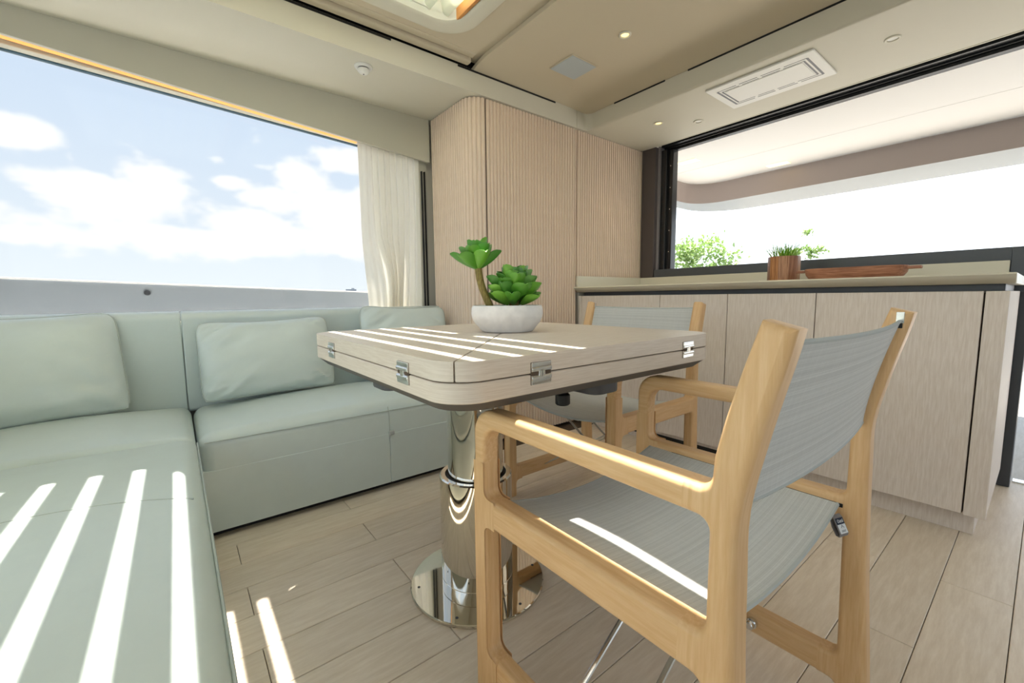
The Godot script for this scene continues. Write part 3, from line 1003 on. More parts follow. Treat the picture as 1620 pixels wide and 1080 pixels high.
# ---------- galley ----------
func build_cabinets() -> void:
	var xf := 2.225
	var edges := [-2.03, -1.419, -1.03, -0.645, -0.146]
	var labels := ["oak galley cabinet next to the ribbed locker, behind the tucked-in chair", "narrow oak galley cabinet, second from the ribbed locker",
		"narrow oak galley cabinet, third from the ribbed locker", "widest visible oak galley cabinet at the doorway end of the counter"]
	for i in 4:
		var z0: float = edges[i]
		var z1: float = edges[i + 1]
		var o := thing("galley_cabinet", labels[i], "cabinet", Vector3(xf, 0, (z0 + z1) / 2), 0, "oak cabinets under the galley counter")
		var h := (z1 - z0) / 2
		part(o, "body", box(Vector3(0.024, 0.085, -h), Vector3(0.70, 0.90, h)), M.joint)
		part(o, "door", rb(Vector3(0.0, 0.088, -h + 0.0018), Vector3(0.022, 0.905, h - 0.0018), 0.0015), M.oak_up)
	var e := thing("end_panel", "oak end panel closing the galley cabinets at the doorway", "panel", Vector3(xf, 0, -0.115))
	part(e, "post", rb(Vector3(0.0, 0.085, -0.028), Vector3(0.06, 0.905, 0.028), 0.002), M.oak_up)
	part(e, "side", rb(Vector3(0.04, 0.085, 0.004), Vector3(0.725, 0.905, 0.0275), 0.002), M.oak_up)
	part(e, "filler", rb(Vector3(0.0, 0.085, -1.943), Vector3(0.05, 0.905, -1.917), 0.002), M.oak_up)
	var k := thing("plinth", "oak plinth under the galley cabinets", "plinth", Vector3(2.275, 0, 0))
	part(k, "kickboard", rb(Vector3(0, 0.0, -2.05), Vector3(0.02, 0.0845, -0.115), 0.002), M.oak_up)
	part(k, "vent_slot", rb(Vector3(-0.0015, 0.030, -1.92), Vector3(0.01, 0.054, -0.99), 0.001), M.black)
	part(k, "return", rb(Vector3(0.02, 0.0, -0.135), Vector3(0.675, 0.0845, -0.115), 0.002), M.oak_up)
	# countertop with an undercut front edge, upstands and the dark grip recess below
	var c := thing("countertop", "pale stone galley countertop with an upstand along the window", "countertop", Vector3(0, 0, 0))
	var prof := PackedVector2Array([Vector2(2.212, 0.930), Vector2(2.94, 0.930), Vector2(2.94, 0.966), Vector2(2.178, 0.966), Vector2(2.172, 0.960)])
	part(c, "slab", shift(prism(prof, 1.985, 0.002, 1), Vector3(0, 0, -1.0675)), M.counter)
	part(c, "upstand", rb(Vector3(2.925, 0.9655, -2.055), Vector3(2.95, 1.042, -0.125), 0.002), M.counter)
	part(c, "upstand", rb(Vector3(2.20, 0.9655, -2.06), Vector3(2.93, 1.042, -2.042), 0.002), M.counter)
	var g := thing("grip_recess", "dark recessed strip between the counter and the cabinet doors", "trim")
	part(g, "strip", rb(Vector3(2.25, 0.9055, -2.03), Vector3(2.30, 0.9295, -0.10), 0.001), M.recess)
	part(g, "end_cap", rb(Vector3(2.3005, 0.9055, -0.125), Vector3(2.9, 0.9295, -0.104), 0.001), M.frame_grey)

# ---------- table ----------
func build_table() -> void:
	var o := thing("folding_table", "square oak table with four folded triangular leaves on a polished steel column", "table", Vector3(0.805, 0, -1.068))
	var h := 0.455
	var r := 0.075
	var sq := rrect(-h, h, -h, h, r, 8)
	part(o, "lower_top", slab(sq, 0.713, 0.7505, 0.002, 1), M.oak_edge, Vector3.ZERO, 30)
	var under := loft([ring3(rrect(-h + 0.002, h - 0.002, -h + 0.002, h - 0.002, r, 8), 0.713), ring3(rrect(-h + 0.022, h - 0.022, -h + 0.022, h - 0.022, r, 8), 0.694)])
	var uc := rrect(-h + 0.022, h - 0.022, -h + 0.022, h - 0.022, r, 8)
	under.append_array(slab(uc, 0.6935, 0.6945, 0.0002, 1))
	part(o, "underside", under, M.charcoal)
	# leaves: quarter of the outline each, meeting at the centre
	var q := rrect(-h, h, -h, h, r, 8)
	var n := 9   # points per corner
	for k in 4:
		var pts := PackedVector2Array()
		for i in range(4, n):
			pts.append(q[k * n + i])
		for i in range(0, 5):
			pts.append(q[((k + 1) % 4) * n + i])
		# half of the diagonal slit
		var mid := (pts[0] + pts[-1]).normalized()
		var poly := PackedVector2Array()
		for v in pts:
			poly.append(v)
		poly.append(Vector2.ZERO)
		var moved_poly := PackedVector2Array()
		var side := (pts[-1] - pts[0]).normalized()
		moved_poly.append(pts[0] + side * 0.0022)
		for i in range(1, pts.size() - 1):
			moved_poly.append(pts[i])
		moved_poly.append(pts[-1] - side * 0.0022)
		moved_poly.append(mid * 0.003)
		var along_x := absf(side.x) > absf(side.y)
		part(o, "leaf", slab(moved_poly, 0.753, 0.79, 0.0015, 2), M.oak_top if along_x else M.oak_edge_z, Vector3.ZERO, 30)
	# spring hinges let into the edges, two a side
	var hm := hinge_parts()
	for s in [[0, -0.249], [0, 0.298], [90, -0.223], [90, 0.272], [180, -0.249], [180, 0.298], [270, -0.223], [270, 0.272]]:
		var b := Basis(Vector3.UP, deg_to_rad(s[0]))
		var hg := part(o, "hinge", hm[0], M.steel)
		hg.transform = Transform3D(b, b * Vector3(s[1], 0.752, h))
		part(hg, "hinge_socket", hm[1], M.joint)
		part(hg, "hinge_badge", hm[2], M.chrome)
	# support cross, knobs, column
	part(o, "support_bar", slab(fillet(PackedVector2Array([Vector2(-0.41, -0.05), Vector2(0.41, -0.05), Vector2(0.41, 0.06), Vector2(-0.41, 0.06)]), [0.03], 4), 0.668, 0.6935, 0.004, 2), M.dark_metal)
	part(o, "support_bar", slab(fillet(PackedVector2Array([Vector2(-0.05, -0.42), Vector2(0.05, -0.42), Vector2(0.05, 0.425), Vector2(-0.05, 0.425)]), [0.03], 4), 0.667, 0.6925, 0.004, 2), M.dark_metal)
	part(o, "knob", cyl(0.018, 0.640, 0.668, 16, 0.003), M.black, Vector3(-0.085, 0, 0.352))
	part(o, "knob_stem", cyl(0.009, 0.666, 0.694, 10), M.black, Vector3(-0.085, 0, 0.352))
	var c := Vector3(-0.105, 0, -0.008)
	part(o, "head_plate", cyl(0.12, 0.655, 0.694, 32, 0.004), M.dark_metal, c)
	part(o, "upper_column", lathe(PackedVector2Array([Vector2(0, 0.30), Vector2(0.0855, 0.30), Vector2(0.0855, 0.66), Vector2(0, 0.66)]), 64), M.chrome, c)
	part(o, "gasket", lathe(PackedVector2Array([Vector2(0.0855, 0.350), Vector2(0.093, 0.350), Vector2(0.093, 0.3555), Vector2(0.0855, 0.3555)]), 48), M.black, c)
	part(o, "lower_column", lathe(PackedVector2Array([Vector2(0.093, 0.30), Vector2(0.093, 0.358), Vector2(0.095, 0.361), Vector2(0.108, 0.361), Vector2(0.112, 0.357), Vector2(0.112, 0.036), Vector2(0.1105, 0.0345), Vector2(0.112, 0.033), Vector2(0.112, 0.012), Vector2(0.0, 0.012)]), 64), M.chrome, c)
	part(o, "base_plate", lathe(PackedVector2Array([Vector2(0, 0.0005), Vector2(0.208, 0.0005), Vector2(0.21, 0.003), Vector2(0.21, 0.010), Vector2(0.2075, 0.0125), Vector2(0, 0.0125)]), 72), M.chrome, c)
	for k in 6:
		var a := deg_to_rad(k * 60.0 + 22.0)
		part(o, "bolt", cyl(0.0045, 0.012, 0.0138, 10, 0.0008), M.dark_metal, c + Vector3(cos(a) * 0.185, 0, sin(a) * 0.185))

func hinge_parts() -> Array:
	# outward is +z, the leaf joint at y = 0
	var socket := shift(rbox(Vector3(0.054, 0.045, 0.006), 0.001, 1), Vector3(0, 0, -0.0022))
	var t := PackedVector3Array()
	for s in [-1.0, 1.0]:
		t.append_array(shift(rbox(Vector3(0.052, 0.011, 0.005), 0.0015, 1), Vector3(0, s * 0.0165, 0.0008)))
		t.append_array(shift(turned(cyl(0.0058, -0.026, 0.026, 12, 0.001), Vector3.BACK, 90), Vector3(0, s * 0.0085, -0.0005)))
	t.append_array(shift(rbox(Vector3(0.017, 0.026, 0.008), 0.002, 1), Vector3(0, 0, 0.0005)))
	var badge := PackedVector3Array()
	for y in [-0.006, 0.0, 0.006]:
		badge.append_array(shift(rbox(Vector3(0.007, 0.0014, 0.001), 0.0003, 1), Vector3(0, y, 0.0048)))
	for x in [-0.003, 0.003]:
		badge.append_array(shift(rbox(Vector3(0.0014, 0.0134, 0.001), 0.0003, 1), Vector3(x, 0, 0.0048)))
	return [mesh_of(t), mesh_of(socket), mesh_of(badge)]

# ---------- chairs ----------
func poly2(a: Array) -> PackedVector2Array:
	var p := PackedVector2Array()
	for i in range(0, a.size(), 2):
		p.append(Vector2(a[i], a[i + 1]))
	return p

# edges that meet another piece: those whose two ends both lie on the given vertical or level lines
func cuts(p: PackedVector2Array, xs: Array, ys: Array) -> Dictionary:
	var q := p
	if area2(q) < 0:
		q = q.duplicate()
		q.reverse()
	var out := {}
	for i in q.size():
		var a := q[i]
		var b := q[(i + 1) % q.size()]
		for x in xs:
			if absf(a.x - x[0]) < 1e-4 and absf(b.x - x[0]) < 1e-4 and minf(a.y, b.y) > x[1] - 1e-3 and maxf(a.y, b.y) < x[2] + 1e-3:
				out[i] = 1
		for y in ys:
			if absf(a.y - y) < 1e-4 and absf(b.y - y) < 1e-4:
				out[i] = 1
	return out

# Catmull-Rom curve through the points
func smooth2(p: PackedVector2Array, k: int) -> PackedVector2Array:
	var out := PackedVector2Array()
	for i in p.size() - 1:
		for s in k:
			out.append(p[i].cubic_interpolate(p[i + 1], p[maxi(i - 1, 0)], p[mini(i + 2, p.size() - 1)], float(s) / k))
	out.append(p[-1])
	return out

func make_chair(label: String) -> Node3D:
	var o := thing("sling_chair", label, "chair", Vector3.ZERO, 0, "beech sling chairs at the folding table")
	var w := 0.043
	var rr := 0.010
	# all outlines as (z, y), the chair faces -z
	var leg := fillet(poly2([-0.275, 0.0, -0.240, 0.0, -0.240, 0.075, -0.205, 0.075, -0.205, 0.135, -0.238, 0.135, -0.240, 0.427, -0.205, 0.427, -0.205, 0.487, -0.240, 0.487, -0.240, 0.560, -0.275, 0.560]),
		[0.006, 0.006, 0.025, 0, 0, 0.03, 0.03, 0, 0, 0.03, 0, 0], 5)
	var arm := fillet(poly2([-0.275, 0.560, -0.240, 0.560, -0.238, 0.636, 0.195, 0.636, 0.195, 0.674, -0.275, 0.674]), [0, 0, 0.05, 0, 0, 0.10], 8)
	var rail := poly2([-0.205, 0.427, 0.195, 0.427, 0.195, 0.487, -0.205, 0.487])
	var foot := poly2([-0.205, 0.075, 0.20, 0.075, 0.20, 0.135, -0.205, 0.135])
	# rear leg and back post: smooth sweep drawn point by point, then the short fillets to arm, rail and foot rail
	var sweep := smooth2(poly2([0.290, 0.0, 0.284, 0.117, 0.272, 0.30, 0.265, 0.447, 0.262, 0.560, 0.262, 0.649, 0.280, 0.744, 0.301, 0.832, 0.308, 0.865]), 4)
	var rise := smooth2(poly2([0.274, 0.874, 0.257, 0.819, 0.251, 0.797, 0.241, 0.760, 0.231, 0.715]), 4)
	var pts := poly2([0.240, 0.0])
	pts.append_array(sweep)
	pts.append_array(rise)
	var rad: Array = []
	for i in pts.size():
		rad.append(0.0)
	pts.append_array(poly2([0.228, 0.674, 0.195, 0.674, 0.195, 0.636, 0.228, 0.636, 0.228, 0.487, 0.195, 0.487, 0.195, 0.427, 0.226, 0.427, 0.232, 0.135, 0.20, 0.135, 0.20, 0.075, 0.234, 0.075]))
	rad.append_array([0.03, 0, 0, 0.03, 0.03, 0, 0, 0.035, 0.03, 0, 0, 0.025])
	var post := fillet(pts, rad, 5)
	var cx := [[-0.205, 0.07, 0.14], [-0.205, 0.42, 0.49], [0.195, 0.42, 0.49], [0.195, 0.63, 0.68], [0.20, 0.07, 0.14]]
	var shapes := {
		"front_leg": mesh_of(side_prism(leg, w, rr, 3, cuts(leg, cx, [0.560])), 40),
		"armrest": mesh_of(side_prism(arm, w, rr, 3, cuts(arm, cx, [0.560])), 40),
		"seat_rail": mesh_of(side_prism(rail, w, rr, 3, cuts(rail, cx, [])), 40),
		"foot_rail": mesh_of(side_prism(foot, w - 0.004, rr, 3, cuts(foot, cx, [])), 40),
		"rear_leg": mesh_of(side_prism(post, w, rr, 3, cuts(post, cx, [])), 40)}
	var groove := mesh_of(rb(Vector3(-0.002, 0.462, -0.16), Vector3(0.002, 0.470, 0.226), 0.001))
	var knob := turned(cyl(0.012, 0, 0.014, 16, 0.002), Vector3.BACK, 90)
	knob.append_array(shift(turned(cyl(0.009, 0, 0.014, 16, 0.002), Vector3.BACK, 90), Vector3(-0.012, 0, 0)))
	var knob_mesh := mesh_of(knob)
	for s in [-1.0, 1.0]:
		for k in shapes:
			part(o, "leg" if k in ["front_leg", "rear_leg"] else k, shapes[k], M.beech_z if k in ["armrest", "seat_rail", "foot_rail"] else M.beech_y, Vector3(s * 0.2875, 0, 0))
		part(o, "rail_groove", groove, M.black, Vector3(s * (0.2875 - w / 2), 0, 0))
		var kb := part(o, "pivot_knob", knob_mesh, M.steel)
		kb.position = Vector3(s * (0.2875 - w / 2 + 0.002), 0.108, 0.068)
		if s < 0:
			kb.rotation_degrees.y = 180
		var clip := rb(Vector3(-0.0015, 0.845, 0.284), Vector3(0.0015, 0.866, 0.296), 0.001)
		part(o, "clip", clip, M.steel, Vector3(s * (0.2875 - w / 2), 0, 0))
		part(o, "clip_slot", rb(Vector3(-0.001, 0.836, 0.284), Vector3(0.001, 0.847, 0.294), 0.001), M.black, Vector3(s * (0.2875 - w / 2), 0, 0))
	# the sling seat hangs between the rails
	var sx := 0.266
	var seat_f := func(u: float, v: float):
		var x := lerpf(-sx, sx, u)
		var z := lerpf(-0.225, 0.216, v)
		return Vector3(x, 0.468 - 0.030 * (1.0 - pow(x / sx, 2.0)) * (1.0 + 0.25 * cos(v * TAU)), z)
	part(o, "seat", sheet(20, 16, seat_f, 0.004), M.canvas, Vector3.ZERO, 60)
	for e in [[-0.227, "seat_hem"], [0.217, "seat_hem"]]:
		var path := PackedVector3Array()
		for i in 17:
			var u := i / 16.0
			var x := lerpf(-sx, sx, u)
			path.append(Vector3(x, 0.467 - 0.0375 * (1.0 - pow(x / sx, 2.0)), e[0]))
		part(o, e[1], tube(path, 0.004, 6), M.hem)
	# the back sling follows the rake of the posts and bellies backwards
	var back_f := func(u: float, v: float):
		var x := lerpf(-sx, sx, u)
		var y := lerpf(0.648, 0.848, v)
		var z := 0.246 + 0.043 * pow(v, 1.4)
		var sag := 1.0 - pow(x / sx, 2.0)
		return Vector3(x, y - 0.004 * sag, z + 0.014 * sag)
	part(o, "backrest", sheet(20, 14, back_f, 0.004), M.canvas, Vector3.ZERO, 60)
	for v in [0.0, 1.0]:
		var path := PackedVector3Array()
		for i in 17:
			path.append(back_f.call(i / 16.0, v))
		part(o, "back_hem", tube(path, 0.0035, 6), M.hem)
	# crossed steel stays under the seat
	for z in [-0.06, 0.06]:
		for s in [-1.0, 1.0]:
			part(o, "stay", tube(PackedVector3Array([Vector3(s * 0.262, 0.108, z - s * 0.006), Vector3(-s * 0.262, 0.445, z - s * 0.006)]), 0.006, 8, 0.6), M.steel)
		part(o, "stay_pin", moved(cyl(0.006, -0.012, 0.012, 10), Transform3D(Basis(Vector3.RIGHT, PI / 2), Vector3(0, 0.2765, z))), M.steel)
	return o

func build_chairs() -> void:
	var c := make_chair("beech sling chair nearest the viewer, its back to the doorway side")
	copy(c, "beech sling chair tucked under the table in front of the galley cabinets", Vector3(1.40, 0, -1.18), 90)
	c.position = Vector3(0.7825, 0, -0.46)
	# woven care tag on the near chair's seat corner
	var t := part(c, "care_tag", tag_loop(), M.grey_tape)
	t.position = Vector3(0.238, 0.455, 0.220)
	t.rotation_degrees = Vector3(0, -18, 0)
	var face := Transform3D(Basis(Vector3.RIGHT, deg_to_rad(-28)), Vector3(0, -0.0165, 0.0142))
	var a := part(t, "tag_patch", shift(rbox(Vector3(0.021, 0.012, 0.0008), 0.0003, 1), Vector3(0, 0.0085, 0)), M.print_dark)
	a.transform = face
	var b := part(t, "tag_patch", shift(rbox(Vector3(0.021, 0.017, 0.0008), 0.0003, 1), Vector3(0, -0.006, 0)), M.print_light)
	b.transform = face
	var tm := TextMesh.new()
	var sf := SystemFont.new()
	sf.font_names = PackedStringArray(["Droid Sans"])
	tm.font = sf
	tm.text = "Oasi"
	tm.font_size = 16
	tm.pixel_size = 0.00052
	tm.depth = 0.0004
	var tx := part(t, "tag_print", tm, M.print_light)
	tx.transform = face * Transform3D(Basis(), Vector3(0, 0.0085, 0.0007))
	var mk := PackedVector3Array()
	for l in [[-0.004, -0.004, 0.0, 0.0], [0.0, 0.0, 0.004, -0.004], [-0.006, -0.009, 0.006, -0.009], [-0.006, -0.011, 0.005, -0.011], [-0.001, 0.001, 0.001, 0.001]]:
		mk.append_array(tube(PackedVector3Array([Vector3(l[0], l[1], 0.0007), Vector3(l[2], l[3] + 0.00001, 0.0007)]), 0.0004, 4))
	var mp := part(t, "tag_print", mk, M.print_dark)
	mp.transform = face

func tag_loop() -> PackedVector3Array:
	# a folded strip hanging as a loop
	var pr := [Vector2(0.0, 0.0), Vector2(0.006, -0.004), Vector2(0.020, -0.030), Vector2(0.019, -0.036), Vector2(0.013, -0.036), Vector2(0.004, -0.022), Vector2(-0.001, -0.006)]
	var f := func(u: float, v: float):
		var s: float = v * (pr.size() - 1)
		var i := mini(int(s), pr.size() - 2)
		var p: Vector2 = pr[i].lerp(pr[i + 1], s - i)
		return Vector3(lerpf(-0.0125, 0.0125, u), p.y, p.x)
	return sheet(2, 18, f, 0.0012)

# ---------- ceiling fittings ----------
func spot(o: Node3D, energy: float) -> void:
	var s := SpotLight3D.new()
	s.name = "beam"
	s.light_color = Color(1.0, 0.87, 0.62)
	s.light_energy = energy
	s.spot_angle = 55
	s.spot_range = 6
	s.spot_attenuation = 2
	s.light_size = 0.015
	s.shadow_enabled = true
	s.rotation_degrees.x = -90
	s.position.y = -0.012
	o.add_child(s)

func downlight(at: Vector3, label: String, lit: float) -> void:
	var o := thing("downlight", label, "downlight", at, 0, "recessed ceiling downlights")
	part(o, "bezel", lathe(PackedVector2Array([Vector2(0.019, 0.0), Vector2(0.030, 0.0), Vector2(0.030, -0.002), Vector2(0.027, -0.005), Vector2(0.021, -0.005), Vector2(0.0185, -0.001), Vector2(0.0185, 0.006)]), 28), M.rim)
	part(o, "light_lens", lathe(PackedVector2Array([Vector2(0, -0.001), Vector2(0.0187, -0.001), Vector2(0.0187, 0.0), Vector2(0, 0.0)]), 24), M.lamp if lit > 0 else M.white)
	if lit > 0:
		spot(o, lit)

func build_ceiling_fittings() -> void:
	downlight(Vector3(1.796, YC - 0.011, -1.37), "warm lit downlight in the raised ceiling beyond the speaker plate", 0.10)
	downlight(Vector3(2.558, YS, -1.674), "downlight in the galley soffit between the window corner and the air grille", 0.05)
	downlight(Vector3(2.572, YS, -0.52), "unlit downlight in the galley soffit beyond the air grille", 0.0)
	downlight(Vector3(2.74, YS, -1.50), "tiny downlight in the galley soffit close to the window head", 0.0)
	var s := thing("speaker", "square grey speaker plate set in the ceiling panel", "speaker", Vector3(1.81, YC - 0.0115, -1.724))
	part(s, "frame", rb(Vector3(-0.098, -0.004, -0.088), Vector3(0.098, 0.002, 0.088), 0.003, 2), M.ceiling)
	part(s, "grille", rb(Vector3(-0.093, -0.007, -0.083), Vector3(0.093, -0.001, 0.083), 0.002), M.speaker)
	var d := thing("smoke_detector", "small white smoke detector on the soffit over the sofa", "smoke detector", Vector3(0.80, YS, -2.155))
	part(d, "base", lathe(PackedVector2Array([Vector2(0, 0), Vector2(0.042, 0), Vector2(0.042, -0.004), Vector2(0.037, -0.010), Vector2(0, -0.010)]), 32), M.white)
	part(d, "slot", lathe(PackedVector2Array([Vector2(0, -0.009), Vector2(0.026, -0.009), Vector2(0.026, -0.016), Vector2(0, -0.016)]), 28), M.recess)
	part(d, "cap", lathe(PackedVector2Array([Vector2(0, -0.015), Vector2(0.029, -0.015), Vector2(0.028, -0.021), Vector2(0.022, -0.030), Vector2(0.012, -0.034), Vector2(0, -0.035)]), 28), M.white)
	part(d, "sensor", cyl(0.003, -0.037, -0.0345, 8), M.recess, Vector3(0, 0, 0))
	var a := thing("air_grille", "white rectangular air conditioning grille in the galley soffit", "air grille", Vector3(2.545, YS, -1.013))
	part(a, "frame", rb(Vector3(-0.172, -0.010, -0.255), Vector3(0.172, 0.0, 0.255), 0.004, 2), M.white)
	part(a, "panel", rb(Vector3(-0.092, -0.0125, -0.185), Vector3(0.092, -0.008, 0.185), 0.002), M.white)
	for ring in [[0.118, 0.212, 0.005], [0.100, 0.194, 0.004]]:
		for sx in [-1.0, 1.0]:
			# long sides in four dashes
			for k in 4:
				var z0: float = -ring[1] + 2 * ring[1] * k / 4.0 + (0.008 if k > 0 else 0.0)
				var z1: float = -ring[1] + 2 * ring[1] * (k + 1) / 4.0 - (0.008 if k < 3 else 0.0)
				part(a, "slot", box(Vector3(sx * ring[0] - ring[2] / 2, -0.0106, z0), Vector3(sx * ring[0] + ring[2] / 2, -0.0095, z1)), M.recess)
			part(a, "slot", box(Vector3(-ring[0], -0.0106, sx * ring[1] - ring[2]), Vector3(ring[0], -0.0095, sx * ring[1] + ring[2])), M.recess)

# ---------- soft things ----------
func build_curtain() -> void:
	var o := thing("curtain", "cream sheer curtain gathered beside the side window", "curtain", Vector3(1.10, 0, -2.578))
	var f := func(u: float, v: float):
		var y := lerpf(pelmet_y(1.1) + 0.05, 0.803, v)
		var left := lerpf(-0.20, -0.175, smoothstep(0.5, 1.0, v))
		var right := lerpf(0.185, 0.175, v)
		# the middle folds are drawn together towards the foot and to the right
		var pull := smoothstep(0.40, 0.88, v)
		var c := 0.50
		var g: float = clampf((u - 0.28) / 0.44, 0.0, 1.0)
		var uu: float = u
		if u < 0.28:
			uu = lerpf(u, u / 0.28 * 0.37, pull)
		elif u > 0.72:
			uu = lerpf(u, 0.60 + (u - 0.72) / 0.28 * 0.40, pull)
		else:
			uu = lerpf(u, 0.37 + 0.23 * g, pull)
		uu += 0.05 * sin(PI * clampf((v - 0.55) / 0.45, 0, 1)) * sin(PI * u)
		var x := lerpf(left, right, uu)
		var mid := sin(PI * clampf(u, 0, 1))
		var amp := 0.006 + 0.012 * mid + 0.005 * v
		var z := amp * sin(u * 66.0 + 1.4 * sin(v * 2.2 + u * 4.0)) + 0.007 * sin(u * 19.0 + v * 2.0)
		if u < 0.24:
			z = z * 0.25 + 0.010 * sin(u * 13.0 + 0.6)
		return Vector3(x, y, z)
	part(o, "drape", sheet(150, 36, f, 0.0012), M.curtain, Vector3.ZERO, 70)

func pillow(w: float, h: float, th: float, seed_: int, droop := 0.0) -> Array:
	var n := FastNoiseLite.new()
	n.seed = seed_
	n.frequency = 4.0
	n.fractal_octaves = 3
	var g := 34
	var front := []
	var back := []
	var rim := PackedVector3Array()
	var at := func(u: float, v: float, s: float):
		var round_off := 1.0 - (0.075 if v > 0.0 else 0.04) * pow(absf(u * v), 7.0)
		var x := u * w / 2 * (1.0 - 0.012 * (1.0 - v * v) * u * u) * round_off
		var y := v * h / 2 * (1.0 - 0.03 * (1.0 - u * u) * v * v) * round_off
		var e := (1.0 - pow(absf(u), 3.2)) * (1.0 - pow(absf(v), 3.2))
		var z := th / 2 * pow(maxf(e, 0.0), 0.55)
		# the filling settles: fuller low down, creased near the corners
		z *= 1.0 - droop * v * 0.35
		var fold := n.get_noise_2d(x * 2.4 + y * 3.2 * signf(u), y * 1.2) * 0.030 * pow(absf(u * v), 0.7) + n.get_noise_2d(x * 0.8, y * 2.6 + 7.0) * 0.012 * smoothstep(0.2, -0.9, v)
		z += fold * smoothstep(0.0, 0.25, e)
		y += -droop * 0.02 * (1.0 - u * u) * maxf(v, 0.0)
		return Vector3(x, y, z * s)
	var t := PackedVector3Array()
	for s in [1.0, -1.0]:
		for i in g:
			for j in g:
				var u0 := sin((i / float(g) - 0.5) * PI)
				var u1 := sin(((i + 1) / float(g) - 0.5) * PI)
				var v0 := sin((j / float(g) - 0.5) * PI)
				var v1 := sin(((j + 1) / float(g) - 0.5) * PI)
				var a: Vector3 = at.call(u0, v0, s)
				var b: Vector3 = at.call(u1, v0, s)
				var c: Vector3 = at.call(u1, v1, s)
				var d: Vector3 = at.call(u0, v1, s)
				if s > 0:
					quad(t, a, d, c, b)
				else:
					quad(t, a, b, c, d)
	var path := PackedVector3Array()
	for e in 4:
		for k in 16:
			var q := k / 16.0 * 2.0 - 1.0
			var uv: Array = [[q, -1.0], [1.0, q], [-q, 1.0], [-1.0, -q]][e]
			var p: Vector3 = at.call(uv[0], uv[1], 1.0)
			path.append(p * 1.0)
	var pp := fillet_path(path)
	return [t, tube(pp, 0.0045, 6)]

func fillet_path(p: PackedVector3Array) -> PackedVector3Array:
	var q := p.duplicate()
	q.append(p[0])
	q.append(p[1])
	return q

func cushion(label: String, w: float, h: float, th: float, seed_: int, at: Vector3, turn: float, lean: float, roll: float, droop := 0.6) -> void:
	var o := thing("throw_cushion", label, "cushion", at, 0, "sage leather throw cushions on the sofa")
	o.basis = Basis(Vector3.UP, deg_to_rad(turn)) * Basis(Vector3.RIGHT, deg_to_rad(lean)) * Basis(Vector3.BACK, deg_to_rad(roll))
	var p := pillow(w, h, th, seed_, droop)
	var c := part(o, "cover", p[0], M.leather, Vector3.ZERO, 60)
	part(c, "piping", p[1], M.piping, Vector3.ZERO, 60)

func build_cushions() -> void:
	cushion("large sage leather cushion at the left, in the sofa corner", 0.56, 0.42, 0.15, 31, Vector3(-0.46, 0.652, -2.33), 12, -16, 1)
	cushion("sage leather cushion with piped edge in the middle of the sofa back", 0.56, 0.37, 0.14, 32, Vector3(0.345, 0.632, -2.34), -2, -15, 1.5)
	cushion("sage leather cushion behind the table's far corner, in front of the other one", 0.50, 0.42, 0.12, 33, Vector3(1.03, 0.655, -2.285), -6, -14, -2)
	cushion("sage leather cushion against the ribbed locker, half hidden by another cushion", 0.44, 0.40, 0.07, 34, Vector3(1.11, 0.655, -2.405), -2, -6, 1)

# ---------- plants ----------
func leaf_mesh(length: float, width: float, cup: float) -> ArrayMesh:
	# fleshy leaf along +z from its root, upper side +y, curling up at the tip
	var f := func(u: float, v: float):
		var s: float = v
		var half: float = width / 2 * pow(sin(PI * clampf(0.10 + 0.90 * pow(s, 1.25), 0, 1) * 0.93), 0.8) * (1.0 if s < 0.97 else 0.7)
		var x := (u - 0.5) * 2.0
		return Vector3(x * half, cup * (x * x) * half * 1.3 + length * 0.20 * s * s, length * s * (1.0 - 0.12 * s))
	return mesh_of(sheet(6, 9, f, 0.0035), 60)

func rosette(o: Node3D, at: Vector3, tilt: Basis, rings: Array, leaves: Array, seed_: int) -> void:
	var g := RandomNumberGenerator.new()
	g.seed = seed_
	for r in rings:
		# count, elevation, radius, height, scale, phase
		for k in int(r[0]):
			var az: float = TAU * (k + r[5]) / r[0] + g.randf_range(-0.12, 0.12)
			var el: float = deg_to_rad(r[1] + g.randf_range(-6, 6))
			var b := Basis(Vector3.UP, az) * Basis(Vector3.RIGHT, -el)
			var m := part(o, "leaf", leaves[g.randi() % leaves.size()], M.leaf[g.randi() % M.leaf.size()])
			var s: float = r[4] * g.randf_range(0.9, 1.08)
			m.transform = Transform3D(tilt * b.scaled_local(Vector3.ONE * s), at + tilt * (Basis(Vector3.UP, az) * Vector3(0, r[3], r[2])))

